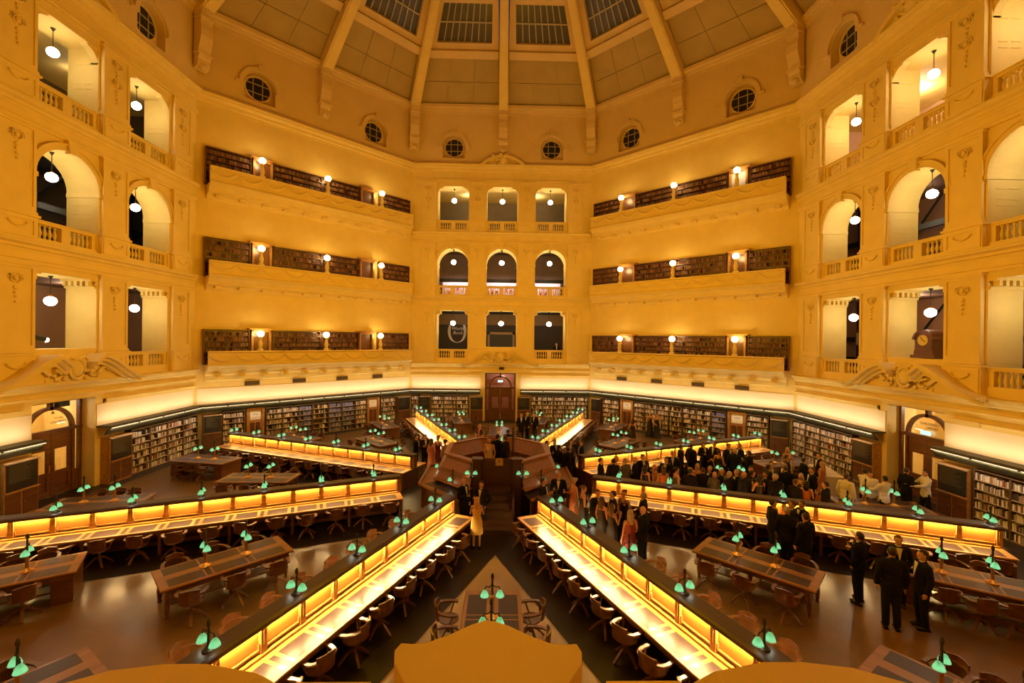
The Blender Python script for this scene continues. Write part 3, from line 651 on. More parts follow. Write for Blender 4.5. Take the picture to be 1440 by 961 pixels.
for side, deg in SIDES:
    mx = face_mx(deg); drum_of[side] = d = obj('wall_drum_' + side, ME_DRUM, DOME, mx=mx); tag(d, 'amber lit drum wall with two round windows above the %s wall' % FACE_WORD.get(side, 'near'), 'wall', kind='structure')
    obj('dome_springing', ME_DCORN, DOME, d)
    if abs(deg) > 100: continue
    obj('corbel', ME_CORB, DOME, d)
    for c in (-3.97, 3.97):
        w = thing('window_1', 'round dark window in the drum over the %s wall' % FACE_WORD[side], 'window', mx=mx @ Matrix.Translation((c, 0, 0))); tag(w, kind='structure')
        obj('hood_mould', ME_HOODM, DOME, w); obj('frame', ME_OFR, DOME, w); obj('pane', ME_OPANE, NGLASS, w); obj('glazing_bar', ME_OMUN, MUNT, w); obj('sill', ME_SILL, DOME, w)
for k in range(8):      # corbels under the corner ribs
    deg = 22.5 + 45 * k
    if abs((deg + 180) % 360 - 180) > 115: continue
    M = face_mx(deg); M.translation = M.translation * (RAD / A) * 0.985
    obj('corbel', ME_CORB, DOME, drum_of['north'], mx=M @ Matrix.Identity(4))
bpy.context.view_layer.update()
for o in [c for c in drum_of['north'].children if c.name.startswith('corbel')]:
    if o.matrix_local.translation.length > 1: o.matrix_local = drum_of['north'].matrix_world.inverted() @ o.matrix_local
# ------------------------------------------------------------------ dome: ribs, panels, skylights
def dz(r): return 25.36 + 0.667 * (17.3 - r)
dome = obj('ceiling', MB().lathe([(2.2, dz(2.2) + 0.35), (0.05, dz(0) + 0.6)], 8), DOME); tag(dome, 'octagonal plaster dome of the reading room', 'dome', kind='structure')
class Bay:      # local frame of half a dome side: p(r, s, d): radius along the face normal, sideways s, depth d above the slope
    def __init__(s, deg):
        t = math.radians(deg); s.n = Vector((math.sin(t), math.cos(t), 0)); s.r = Vector((math.cos(t), -math.sin(t), 0))
        s.up = (Vector((0, 0, 1)) + s.n * 0.667).normalized()
    def p(s, r, x, d=0.0): return tuple(s.n * r + s.r * x + Vector((0, 0, dz(r))) + s.up * d)
    def slab(s, m, r0, r1, a0, b0, a1, b1, d0, d1):      # a0,b0 sideways limits at r0; a1,b1 at r1
        vs = [s.p(r0, a0, d0), s.p(r0, b0, d0), s.p(r1, b1, d0), s.p(r1, a1, d0), s.p(r0, a0, d1), s.p(r0, b0, d1), s.p(r1, b1, d1), s.p(r1, a1, d1)]
        return m.add(vs, [(3, 2, 1, 0), (4, 5, 6, 7), (0, 1, 5, 4), (1, 2, 6, 5), (2, 3, 7, 6), (3, 0, 4, 7)])
wno = 0
for side, deg in SIDES:
    b = Bay(deg); vis = abs(deg) < 100
    hw = lambda r: r * TAN
    if not vis:
        obj('shell', b.slab(MB(), 17.4, 2.0, -hw(17.4), hw(17.4), -hw(2), hw(2), 0.3, 0.5), DOME, dome); continue
    # backing shell left open behind the skylights
    m = MB()
    for r0, r1 in ((17.4, 13.65), (11.35, 2.0)): b.slab(m, r0, r1, -hw(r0), hw(r0), -hw(r1), hw(r1), 0.3, 0.45)
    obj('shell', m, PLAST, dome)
    for s in (-1, 1):
        x0 = 0.38
        def lim(r, e=0.45): return (x0, hw(r) - e) if s > 0 else (-hw(r) + e, -x0)
        rows = ((17.25, 15.85), (15.82, 14.35))
        for r0, r1 in rows:
            n = 3
            for k in range(n):
                a0, b0 = lim(r0); a1, b1 = lim(r1); f0, f1 = k / n, (k + 1) / n; g = 0.012
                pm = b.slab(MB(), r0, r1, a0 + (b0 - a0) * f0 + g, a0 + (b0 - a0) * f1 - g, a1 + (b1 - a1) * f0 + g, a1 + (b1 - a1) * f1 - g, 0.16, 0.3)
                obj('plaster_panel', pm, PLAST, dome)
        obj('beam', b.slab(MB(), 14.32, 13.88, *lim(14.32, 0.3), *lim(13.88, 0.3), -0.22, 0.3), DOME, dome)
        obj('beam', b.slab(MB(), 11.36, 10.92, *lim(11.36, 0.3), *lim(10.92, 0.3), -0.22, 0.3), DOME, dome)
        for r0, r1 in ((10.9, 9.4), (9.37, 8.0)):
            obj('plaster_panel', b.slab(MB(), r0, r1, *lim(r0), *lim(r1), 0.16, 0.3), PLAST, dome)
        # skylight
        wno += 1
        R0, R1 = 13.52, 11.5
        w = thing('window_2', 'dark glazed skylight of narrow panes in the dome over the %s wall' % FACE_WORD[side], 'skylight'); tag(w, kind='structure')
        fr = MB(); A0 = lim(13.86, 0.3); A1 = lim(11.38, 0.3)
        def q(r, f):
            lo, hi = lim(r, 0.3); return lo + (hi - lo) * f
        e0, e1 = 0.10, 0.90
        b.slab(fr, 13.86, R0, q(13.86, 0), q(13.86, 1), q(R0, 0), q(R0, 1), 0.0, 0.34); b.slab(fr, R1, 11.38, q(R1, 0), q(R1, 1), q(11.38, 0), q(11.38, 1), 0.0, 0.34)
        b.slab(fr, R0, R1, q(R0, 0), q(R0, e0), q(R1, 0), q(R1, e0), 0.0, 0.34); b.slab(fr, R0, R1, q(R0, e1), q(R0, 1), q(R1, e1), q(R1, 1), 0.0, 0.34)
        obj('frame', fr, DOME, w)
        N = 8
        for k in range(N):
            for r0, r1 in ((R0, 12.5), (12.48, R1)):
                f0, f1 = e0 + (e1 - e0) * k / N, e0 + (e1 - e0) * (k + 1) / N
                obj('pane', b.slab(MB(), r0, r1, q(r0, f0), q(r0, f1), q(r1, f0), q(r1, f1), 0.28, 0.3), SKYG, w)
            if k:
                f = e0 + (e1 - e0) * k / N
                obj('glazing_bar', b.slab(MB(), R0, R1, q(R0, f) - .035, q(R0, f) + .035, q(R1, f) - .035, q(R1, f) + .035, 0.2, 0.29), MUNT, w)
        obj('glazing_bar', b.slab(MB(), 12.53, 12.45, q(12.53, e0), q(12.53, e1), q(12.45, e0), q(12.45, e1), 0.19, 0.29), MUNT, w)
def rib(deg, k):
    t = math.radians(deg); n = Vector((math.sin(t), math.cos(t), 0)); r_ = Vector((math.cos(t), -math.sin(t), 0))
    m = MB()
    for h, lo, hi in ((0.37, -0.75, 0.3), (0.27, -0.82, -0.75)):
        vs = []
        for r in (17.25, 2.0):
            f = 1.0 if r > 10 else 0.45
            for x in (-h * f, h * f):
                for d in (lo, hi): vs.append(tuple(n * (r * k) + r_ * x + Vector((0, 0, dz(r) + d))))
        m.add(vs, [(0, 1, 3, 2), (4, 6, 7, 5), (0, 2, 6, 4), (1, 5, 7, 3), (0, 4, 5, 1), (2, 3, 7, 6)])
    obj('rib', m, CREAM, dome)
for k in range(8): rib(45 * k, 1.0); rib(45 * k + 22.5, 1 / math.cos(PI / 8))
# ------------------------------------------------------------------ the near walls behind the viewer and the pediment below
for side, deg in (('southeast', 135), ('southwest', -135)):
    o = obj('wall_' + side, MB().box(-7.4, 7.4, 0, 0.5, 0, 20.65), CREAM, mx=face_mx(deg)); tag(o, 'plain cream wall behind the viewer', 'wall', kind='structure')
FS = face_mx(180)
m = MB(); m.box(-7.4, -2.2, 0, 1.3, 0, 20.65); m.box(2.2, 7.4, 0, 1.3, 0, 20.65); m.box(-2.2, 2.2, 0, 1.3, 0, 4.7); m.box(-2.2, 2.2, 0, 1.3, 9.5, 20.65)
m.box(-2.2, 2.2, 2.4, 2.5, 4.6, 9.6); m.box(-2.3, -2.2, 1.3, 2.5, 4.6, 9.6); m.box(2.2, 2.3, 1.3, 2.5, 4.6, 9.6); m.box(-2.2, 2.2, 1.3, 2.5, 9.5, 9.6); m.box(-2.2, 2.2, 1.3, 2.5, 4.6, 4.7)
ws = obj('wall_south', m, CREAM, mx=FS); tag(ws, 'cream near wall with the opening the view is taken from', 'wall', kind='structure')
obj('cornice', ME_CORN[0], CREAM, ws)
pd = thing('near_pediment', 'plain cream back of the carved pediment just below the viewer', 'pediment'); tag(pd, kind='structure')
# crest seen from above: bat-wing outline, top at z 5.5
cx = 0.122; L = [(-0.305, -17.185), (-0.27, -17.19), (-0.22, -17.185), (-0.15, -17.145), (-0.07, -17.085), (-0.02, -17.058), (-0.003, -17.056)]
out = [(cx + x - 0.0, y) for x, y in L]; out = out + [(2 * cx - x, y - 0.006) for x, y in out[::-1]]
back = [(cx + 0.315, -17.23), (cx + 0.305, -17.29), (cx + 0.26, -17.36), (cx + 0.19, -17.44), (cx + 0.17, -17.7), (cx - 0.17, -17.7), (cx - 0.19, -17.44), (cx - 0.26, -17.36), (cx - 0.305, -17.28), (cx - 0.318, -17.22)]
crv = out + back; nn = len(crv); ctr = (cx, -17.3)
cr = MB(); cr.add([(x, y, 5.5) for x, y in crv] + [(x, y, 4.95) for x, y in crv] + [(*ctr, 5.5), (*ctr, 4.95)],
      [(i, (i + 1) % nn, 2 * nn) for i in range(nn)] + [(nn + i, nn + (i + 1) % nn, 2 * nn + 1) for i in range(nn)] + [(i, (i + 1) % nn, nn + (i + 1) % nn, nn + i) for i in range(nn)])
cr = cr.mesh('crest')
cr_o = obj('crest', cr, CREAM, pd); bv = cr_o.modifiers.new('round', 'BEVEL'); bv.width = 0.018; bv.segments = 3
for s in (-1, 1):
    pts = [(cx + s * x, z) for x, z in [(0.42, 5.02), (0.5, 5.28), (0.6, 5.40), (0.74, 5.475), (0.9, 5.505), (1.03, 5.505), (1.2, 5.485), (1.4, 5.43), (1.65, 5.33), (1.95, 5.2), (2.3, 5.05), (2.8, 4.9), (2.8, 4.7), (0.42, 4.7)]]
    o = obj('swan_neck', MB().prism(pts, -17.6, -17.29, 'y'), CREAM, pd)
    x0, x1 = sorted((cx + s * 0.43, cx + s * 0.70)); o = obj('plinth_block', MB().box(x0, x1, -17.5, -17.10, 4.7, 5.3), CREAM, pd)
# ------------------------------------------------------------------ gallery contents
def at(mx, u, w, z): return mx @ Matrix.Translation((u, w, z))
sg = thing('wall_emblem', 'white oval wreath emblem with two lettered words on the dark wall behind the far arcade', 'sign', mx=at(FN, -4.05, 5.06, 7.35))
m = MB()
for k in range(64):
    t = 2 * PI * k / 64; wv = 0.05 + 0.20 * abs(math.cos(t)) ** 1.3; rx, rz_ = 0.86, 1.05
    c = Vector(((rx - wv / 2) * math.cos(t), 0, rz_ * math.sin(t) * (1 - 0.03)))
    m.cbox((0, 0, 0), (wv, 0.02, 0.075), Matrix.Translation(c) @ Matrix.Rotation(-0.5 * math.sin(t) * (1 if math.cos(t) > 0 else -1), 4, 'Y'))
WHT = roomm('sign_white', (0.85, 0.75, 0.68)); obj('wreath', m, WHT, sg)
text('World', (0.02, -0.02, 0.12), 0.42, WHT, sg, 0.3); text('Book', (0.05, -0.02, -0.28), 0.42, WHT, sg, 0.3)
dk = thing('display_frame', 'pale framed dark doorway on the wall behind the middle lowest far opening', 'doorway', mx=at(FN, 0, 5.0, 4.6))
m = MB(); m.box(-1.25, -1.05, 0, 0.1, 0, 2.7); m.box(1.05, 1.25, 0, 0.1, 0, 2.7); m.box(-1.25, 1.25, 0, 0.1, 2.5, 2.7); obj('frame', m, roomm('frame_tan', (0.42, 0.25, 0.14)), dk)
obj('door_leaf', MB().box(-1.03, -0.01, 0.04, 0.08, 0, 2.5), roomm('door_dk', (0.06, 0.05, 0.04)), dk); obj('door_leaf', MB().box(0.01, 1.03, 0.04, 0.08, 0, 2.5), roomm('door_dk', (0.06, 0.05, 0.04)), dk)
tr = obj('trim_2', MB().box(-7.3, 7.3, 4.95, 5.1, 7.95, 8.95), roomm('tan_frieze', (0.22, 0.13, 0.06)), mx=FN); tag(tr, 'tan frieze above the dark wall behind the lowest far openings', 'frieze', kind='structure')
for c in BAYS:      # far middle storey: lit exhibits below a dark beam
    e = thing('exhibit_case', 'brightly lit pinkish exhibit case behind the %s middle arch of the far wall' % BAYW[c], 'display case', mx=at(FN, c, 4.4, 10.1), group='exhibit cases')
    obj('case', MB().box(-1.5, 1.5, 0.2, 0.6, 0, 1.05), BLACKM, e); obj('glow_panel', MB().box(-1.4, 1.4, 0.16, 0.2, 0.45, 1.7), roomm('exhibit_paper', (0.85, 0.66, 0.7)), e)
    r = random.Random(int(c * 10 + 60))
    for k in range(7): obj('exhibit_leaf', MB().box(-0.1, 0.1, 0.10, 0.15, 0, 0.25).mesh('exhibit_leaf'), roomm(*r.choice([('ex1', (0.5, 0.12, 0.1)), ('ex2', (0.12, 0.08, 0.06)), ('ex3', (0.9, 0.8, 0.8))])), e, (-1.2 + 0.4 * k, 0, 0.5 + r.uniform(0, .5)))
    light('AREA', 'exhibit_light', None, 75, (1, 0.78, 0.76), size=(2.6, 0.1), mat=at(FN, c, 3.9, 12.0) @ Matrix.Rotation(0.5, 4, 'X'))
bm_ = obj('gallery_beam', MB().box(-7.3, 7.3, 3.6, 3.9, 11.7, 12.0), BLACKM, mx=FN); tag(bm_, 'dark steel beam behind the middle arches of the far wall', 'beam', kind='structure')
for c in (-2.6, 0.0, 2.6):      # half-round windows in the top far room
    w = thing('window_3', 'half-round dark fanlight window low on the far top room wall', 'window', mx=at(FN, c * 1.16, 5.05, 15.95)); tag(w, kind='structure')
    obj('pane', pane_arch(0.85, 0, 0, 0.03), NGLASS, w); f = MB(); f.prism(arc(0, 0, 0.98, PI, 0, 16) + arc(0, 0, 0.85, 0, PI, 16), -0.04, 0.04, 'y')
    for t in (0.79, 1.57, 2.36): f.tube([(0.3 * math.cos(t), -0.01, 0.3 * math.sin(t)), (0.85 * math.cos(t), -0.01, 0.85 * math.sin(t))], 0.025, 4)
    f.tube([(0.3 * math.cos(t), -0.01, 0.3 * math.sin(t)) for t in np.linspace(0, PI, 10)], 0.025, 4); obj('frame', f, MUNT, w)
def girders(mx, z0, z1, side):
    t = thing('roof_girder', 'dark steel girders and sloping braces seen through the %s arches' % FACE_WORD[side], 'girder', mx=mx); tag(t, kind='structure')
    for z in (z0 + 0.95, z0 + 2.1): obj('beam', MB().box(-7.3, 7.3, 3.0, 3.15, z, z + 0.28), BLACKM, t)
    for u in np.linspace(-6.5, 6.5, 9): obj('post', MB().box(u - 0.06, u + 0.06, 3.0, 3.12, z0, z1), BLACKM, t)
    for u in np.linspace(-6.5, 4.9, 8): obj('brace', MB().tube([(u, 3.3, z0 + 2.3), (u + 1.6, 3.3, z1 - 0.1)], 0.07, 4), BLACKM, t)
    obj('catwalk', MB().box(-7.3, 7.3, 3.2, 5.0, z0 + 0.7, z0 + 0.8), BLACKM, t)
girders(FE, 10.1, 14.4, 'east'); girders(FE, 4.6, 9.0, 'east'); girders(FW, 10.1, 14.4, 'west')
for u, a, b, zt in ((-1.0, 0, 0.95, 2.2), (0.9, 0, 0.7, 1.9), (-4.5, 0, 1.5, 3.0)):
    d = thing('gallery_door', '%s dark door in the room behind the lowest left arcade' % {0.95: 'tall', 0.7: 'low', 1.5: 'wide high'}[b], 'door', mx=at(FW, u, 4.95, 4.6), group='gallery doors')
    obj('door_leaf', MB().box(0, b, 0, 0.1, 0, zt), BLACKM, d); obj('handle', MB().sphere((b - 0.1, -0.04, 1.0), 0.03, 6, 5), BRASS, d)
ck = thing('mantel_clock', 'large arched wooden clock on the sill over the right doorway', 'clock', mx=at(FE, 0.18, 0.42, 6.02))
m = MB(); m.prism([(-0.42, 0.12), (-0.36, 0.45), (-0.36, 0.72)] + arc(0, 0.74, 0.36, PI, 0, 12)[1:-1] + [(0.36, 0.72), (0.36, 0.45), (0.42, 0.12)], -0.25, 0.3, 'y'); obj('case', m, OAK, ck)
obj('plinth', MB().box(-0.52, 0.52, -0.3, 0.35, 0, 0.12), OAK, ck)
m = MB(); m.prism(arc(0, 0.74, 0.45, PI * 0.98, PI * 0.02, 12) + arc(0, 0.74, 0.36, PI * 0.02, PI * 0.98, 12), -0.3, 0.32, 'y'); obj('moulding', m, OAK, ck)
fc = obj('dial', MB().prism(arc(0, 0.74, 0.22, 0, 2 * PI, 24)[:-1], -0.275, -0.25, 'y'), roomm('dial', (0.75, 0.6, 0.25)), ck)
for t, l in ((2.0, 0.12), (-0.55, 0.18)): obj('hand', MB().tube([(0, -0.28, 0.74), (l * math.sin(t), -0.28, 0.74 + l * math.cos(t))], 0.012, 4), BLACKM, fc)
sp = thing('loudspeaker', 'black loudspeaker on a thin stand in the lowest right arcade bay beyond the clock', 'speaker', mx=at(FE, -3.55, 0.75, 4.65))
obj('cabinet', MB().box(-0.17, 0.17, -0.15, 0.15, 1.9, 2.5), BLACKM, sp); obj('stand', MB().tube([(0, 0, 0), (0, 0, 1.9)], 0.025), BLACKM, sp)
sl = thing('stage_light', 'black spotlight on a stand in the lowest middle left bay', 'spotlight', mx=at(FW, -0.35, 1.0, 4.65))
obj('lamp_head', MB().tube([(-0.35, 0, 1.95), (0.25, -0.25, 1.72)], [0.09, 0.13], 10), BLACKM, sl); obj('lens', MB().sphere((0.28, -0.26, 1.71), 0.09, 8, 6), PGLOBE, sl); obj('stand', MB().tube([(-0.1, -0.1, 0), (-0.1, -0.1, 1.85)], 0.03), BLACKM, sl)
ex = obj('ceiling_sign_box', MB().box(-0.2, 0.2, -0.12, 0, -0.1, 0.1), BLACKM, mx=at(FN, 0.08, -0.12, 4.3)); tag(ex, 'small dark sign box above the far doorway', 'sign')
ex = obj('ceiling_sign_box', MB().box(-0.22, 0.22, -0.1, 0.1, -0.1, 0.1), BLACKM, mx=at(FW, 0.3, 0.45, 3.72)); tag(ex, 'small dark box hanging at the head of the left doorway', 'sign')
dl = thing('glass_lettering', 'dark lettering on the arched pane of the left doorway', 'lettering', mx=at(FW, 0.1, 0.62, 2.95)); DKT = roomm('letter_dark', (0.2, 0.08, 0.05))
text('TO ALL', (0.25, 0, 0.16), 0.12, DKT, dl); text('GALLERIES', (0.22, 0, 0.0), 0.14, DKT, dl); obj('arrow', MB().prism([(-0.08, 0.4), (0.08, 0.4), (0, 0.52)], -0.004, 0.004, 'y'), DKT, dl)
dl = thing('glass_lettering', 'dark lettering on the arched pane of the right doorway', 'lettering', mx=at(FE, 0.05, 0.62, 3.0))
text("CHILDREN'S", (0.0, 0, 0.18), 0.15, DKT, dl); text('LIBRARY', (0.12, 0, 0.02), 0.14, DKT, dl)
for side, mx, u in (('far right', FNE, -6.55), ('far left', FNW, -6.0)):
    pass
# ------------------------------------------------------------------ lamps with green shades
def lamp_parts(h, zs, off, rb, brass):
    P = {}
    P['base'] = (MB().lathe([(rb, 0), (rb, 0.02), (rb * 0.6, 0.05), (0.03, 0.09), (0.03, 0.1)], 12).mesh('base', True), BRASS if brass else IRON)
    if brass: P['column'] = (MB().lathe([(0.038, 0.09), (0.034, zs - 0.03), (0.05, zs), (0.02, zs + 0.03)], 10).mesh('column', True), BRASS)
    P['post'] = (MB().lathe([(0.022, 0.09 if not brass else zs), (0.02, h - 0.12), (0.035, h - 0.1), (0.03, h - 0.03), (0.01, h)], 8).mesh('post', True), IRON)
    m = MB()
    for s in (-1, 1): m.tube([(0, 0, zs + 0.24), (0, s * off * 0.4, zs + 0.19), (0, s * off * 0.85, zs + 0.2), (0, s * off, zs + 0.14)], 0.013, 5)
    P['arm'] = (m.mesh('arm', True), IRON)
    P['shade'] = (MB().lathe([(0.028, 0.125), (0.045, 0.11), (0.075, 0.05), (0.092, 0.0), (0.086, 0.0), (0.068, 0.05), (0.02, 0.11)], 12).mesh('lamp_shade', True), GREENG)
    P['bulb'] = (MB().sphere((0, 0, 0.002), (0.062, 0.062, 0.022), 8, 5).mesh('bulb', True), BULB)
    return P, zs, off
LAMP_D = lamp_parts(0.52, 0.11, 0.15, 0.10, False); LAMP_T = lamp_parts(0.92, 0.44, 0.16, 0.13, True)
def lamp(kind, x, y, z, rz_, label, single=False):
    P, zs, off = kind
    o = thing('reading_lamp', label, 'lamp', (x, y, z), rz_, 'green shaded reading lamps')
    for k in ('base', 'column', 'post', 'arm'):
        if k in P: obj(k, P[k][0], P[k][1], o)
    for s in (-1, 1):
        sh = obj('lamp_shade', P['shade'][0], GREENG, o, (0, s * off, zs)); obj('bulb', P['bulb'][0], BULB, sh)
    return o
# ------------------------------------------------------------------ chairs
def chair_meshes():
    D = {}
    D['seat'] = MB().lathe([(0.02, 0.415), (0.19, 0.42), (0.225, 0.44), (0.22, 0.462), (0.15, 0.452), (0.02, 0.448)], 14).mesh('seat', True)
    pa = [(0.27, 0.19, 0.665), (0.285, 0.02, 0.675), (0.25, -0.15, 0.69), (0.15, -0.245, 0.71), (0, -0.275, 0.72), (-0.15, -0.245, 0.71), (-0.25, -0.15, 0.69), (-0.285, 0.02, 0.675), (-0.27, 0.19, 0.665)]
    D['arm_rail'] = MB().tube(pa, 0.03, flat=(0.075, 0.035)).mesh('arm_rail')
    m = MB(); n = 8; vs = []
    for k in range(n + 1):
        a = -0.75 + 1.5 * k / n
        for r in (0.265, 0.295):
            for z in (0.50, 0.85 - 0.05 * abs(a)): vs.append((r * math.sin(a), -r * math.cos(a) - 0.03 * (z > 0.6), z))
    fs = [(0, 1, 3, 2), (4 * n, 4 * n + 2, 4 * n + 3, 4 * n + 1)]
    for k in range(n):
        b = 4 * k
        fs += [(b, b + 4, b + 5, b + 1), (b + 2, b + 3, b + 7, b + 6), (b + 1, b + 5, b + 7, b + 3), (b, b + 2, b + 6, b + 4)]
    D['backrest'] = m.add(vs, fs).mesh('backrest')
    D['spindle'] = MB().tube([(0.21, 0.02, 0.44), (0.275, 0.1, 0.66)], 0.016, 5).mesh('spindle')
    D['column'] = MB().lathe([(0.05, 0.17), (0.035, 0.25), (0.03, 0.36), (0.1, 0.42)], 8).mesh('column')
    D['leg'] = MB().tube([(0.03, 0, 0.26), (0.14, 0, 0.2), (0.27, 0, 0.07), (0.31, 0, 0.02)], 0.03, flat=(0.05, 0.045)).mesh('leg')
    return D
CH = chair_meshes(); CHAIRS = []
def chair(x, y, rz_, label, full=True):
    o = thing('captains_chair', label, 'chair', (x, y, 0), rz_, 'wooden swivel chairs')
    for k in ('seat', 'arm_rail', 'backrest', 'column'): obj(k, CH[k], CHAIRW, o)
    for s in (1, -1): obj('spindle', CH['spindle'], CHAIRW, o).scale = (s, 1, 1)
    a0 = random.uniform(0, 1.5)
    for k in range(4): obj('leg', CH['leg'], CHAIRW, o, None, a0 + k * PI / 2)
    return o
# ------------------------------------------------------------------ radial desks
S0, SEAT, NS = 4.1, 0.896, 13; S1 = S0 + SEAT * NS
def desk_meshes(sg):
    Y = lambda a, b: (min(sg * a, sg * b), max(sg * a, sg * b))
    B = lambda m, x0, x1, a, b, z0, z1: m.box(x0, x1, *Y(a, b), z0, z1)
    D = {}
    m = MB(); B(m, S0 - 0.05, S1 + 0.05, 0.09, 0.92, 0.715, 0.755); D['desk_top'] = m.mesh('desk_top')
    m = MB(); B(m, S0, S1, 0.84, 0.875, 0.60, 0.715)
    for k in range(0, NS + 1, 2): x = S0 + SEAT * k; B(m, x - 0.04, x + 0.04, 0.2, 0.85, 0.0, 0.715)
    B(m, S0, S1, 0.28, 0.34, 0.1, 0.2); D['trestle'] = m.mesh('trestle')
    m = MB(); B(m, S0, S1, 0.10, 0.24, 0.755, 0.80); B(m, S0, S1, 0.10, 0.165, 0.84, 0.88); D['rear_rail'] = m.mesh('rear_rail')
    m = MB(); B(m, 0.07, SEAT - 0.07, 0.10, 0.122, 0.89, 1.27); D['lit_panel'] = m.mesh('lit_panel')
    m = MB(); B(m, -0.06, 0.06, 0.10, 0.19, 0.755, 1.28); B(m, -0.085, 0.085, 0.10, 0.17, 0.755, 0.98); B(m, -0.012, 0.012, 0.19, 0.205, 0.95, 1.2); D['bracket_post'] = m.mesh('bracket_post')
    m = MB(); B(m, 0.15, SEAT - 0.15, 0.36, 0.82, 0.755, 0.758); D['writing_pad'] = m.mesh('writing_pad')
    m = MB(); B(m, -0.055, 0.055, 0.37, 0.85, 0.755, 0.758); D['pad_strip'] = m.mesh('pad_strip')
    m = MB(); B(m, S0 + .05, S1 - .05, 0.195, 0.21, 1.285, 1.30); D['light_strip'] = m.mesh('light_strip')
    return D
DESKM = {1: desk_meshes(1), -1: desk_meshes(-1)}
m = MB(); m.box(S0, S1, -0.10, 0.10, 0, 1.30); ME_CORE = m.mesh('partition')
m = MB(); m.prism([(-0.235, 1.30), (0.235, 1.30), (0.235, 1.335), (0.18, 1.365), (-0.18, 1.365), (-0.235, 1.335)], S0 - 0.08, S1 + 0.08, 'x'); m.box(S0 - .08, S1 + .08, 0.215, 0.235, 1.265, 1.30); m.box(S0 - .08, S1 + .08, -0.235, -0.215, 1.265, 1.30); ME_CAP = m.mesh('cap')
m = MB(); m.box(S0, S0 + 0.1, -0.92, 0.92, 0, 0.72); m.box(S0 - 0.02, S0 + 0.06, -0.22, 0.22, 0, 1.3); m.box(S1 - 0.1, S1, -0.92, 0.92, 0, 0.72); ME_END = m.mesh('end_panel')
DESKS = [(-22.5, 'lower left', 1), (22.5, 'lower right', -1), (-67.5, 'middle left', 1), (67.5, 'middle right', -1), (-112.5, 'upper left', 1), (112.5, 'upper right', -1), (-157.5, 'far left', 1), (157.5, 'far right', -1)]
SPOTS = []      # chair spots: x, y, rz, label
for deg, nm, sg in DESKS:
    t = math.radians(deg); d = Vector((math.sin(t), -math.cos(t), 0))
    rz_ = math.atan2(d.y, d.x); e = Vector((-d.y, d.x, 0))      # local +y
    D = thing('reading_desk', 'long radial desk with a lit central partition, the %s one of eight' % nm, 'desk', (0, 0, 0), rz_, 'radial reading desks')
    obj('partition', ME_CORE, OAK, D); obj('cap', ME_CAP, CAPW, D); obj('end_panel', ME_END, OAK, D)
    for s in (1, -1):
        M = DESKM[s]; front = (s == sg)
        for k, mm in (('desk_top', HONEY), ('trestle', OAK), ('rear_rail', HONEY), ('light_strip', DSTRIP)): obj(k, M[k], mm, D)
        for k in range(NS):
            if front or k % 1 == 0 and abs(deg) < 30: obj('lit_panel', M['lit_panel'], PANELW, D, (S0 + SEAT * k, 0, 0))
            if front: obj('writing_pad', M['writing_pad'], LEATHER, D, (S0 + SEAT * k, 0, 0))
        for k in range(NS + 1):
            if front:
                obj('bracket_post', M['bracket_post'], HONEY, D, (S0 + SEAT * k, 0, 0))
                if 0 < k < NS: obj('pad_strip', M['pad_strip'], LEATHER, D, (S0 + SEAT * k, 0, 0))
        A_ = D.matrix_basis @ Matrix.Translation(((S0 + S1) / 2, s * 0.165, 1.285)) @ Matrix.Rotation(math.radians(18) * s, 4, 'X')
        light('AREA', 'desk_light', None, DESK_W * {22.5: 1.0, 67.5: 0.78, 112.5: 0.72, 157.5: 0.8}[abs(deg)] * (1.0 if front else 0.6), DESKC, size=(S1 - S0 - 0.2, 0.025), mat=A_)
        vis = front or abs(deg) < 30
        if vis:
            for k in range(NS):
                p = d * (S0 + SEAT * (k + 0.5)) + e * s * (1.06 + random.uniform(-0.06, 0.14))
                SPOTS.append((p.x, p.y, rz_ + (PI if s > 0 else 0) + random.uniform(-0.35, 0.35), 'swivel chair at the %s radial desk, %s from the dais%s' % (nm, ORD[k], '' if front else ', hidden side')))
    for k in range(1, NS + 1, 2):
        p = d * (S0 + SEAT * k - (0.12 if k == NS else 0))
        lamp(LAMP_D, p.x, p.y, 1.365, rz_, 'iron lamp with green shades on the %s radial desk, %s from the dais' % (nm, ORD[(k - 1) // 2]))
# ------------------------------------------------------------------ free-standing tables
def table_meshes(ped):
    L, Wd = 1.45, 0.62; D = {}
    D['table_top'] = MB().prism([(-Wd, 0.70), (Wd, 0.70), (Wd + 0.02, 0.735), (Wd - 0.01, 0.76), (-Wd + 0.01, 0.76), (-Wd - 0.02, 0.735)], -L, L, 'x').mesh('table_top')
    m = MB(); m.box(-L + .1, L - .1, -Wd + .06, -Wd + .1, 0.58, 0.7); m.box(-L + .1, L - .1, Wd - .1, Wd - .06, 0.58, 0.7); m.box(-L + .1, -L + .14, -Wd + .1, Wd - .1, 0.58, 0.7); m.box(L - .14, L - .1, -Wd + .1, Wd - .1, 0.58, 0.7)
    D['apron'] = m.mesh('apron')
    D['writing_pad'] = MB().box(-0.36, 0.36, -0.21, 0.21, 0.76, 0.763).mesh('writing_pad')
    D['pad_strip'] = MB().box(-0.055, 0.055, -0.23, 0.23, 0.76, 0.763).mesh('pad_strip')
    if ped: D['pedestal'] = MB().box(-0.2, 0.2, -Wd + .05, Wd - .05, 0.0, 0.7).box(-0.17, 0.17, -Wd + .03, Wd - .03, 0.12, 0.6).mesh('pedestal')
    D['leg'] = MB().lathe([(0.05, 0), (0.035, 0.06), (0.045, 0.12), (0.06, 0.3), (0.04, 0.42), (0.055, 0.5), (0.06, 0.7)], 8).mesh('leg')
    D['stretcher'] = MB().box(-L + .15, L - .15, -0.2, 0.2, 0.16, 0.2).mesh('stretcher')
    return D
TB = {True: table_meshes(True), False: table_meshes(False)}
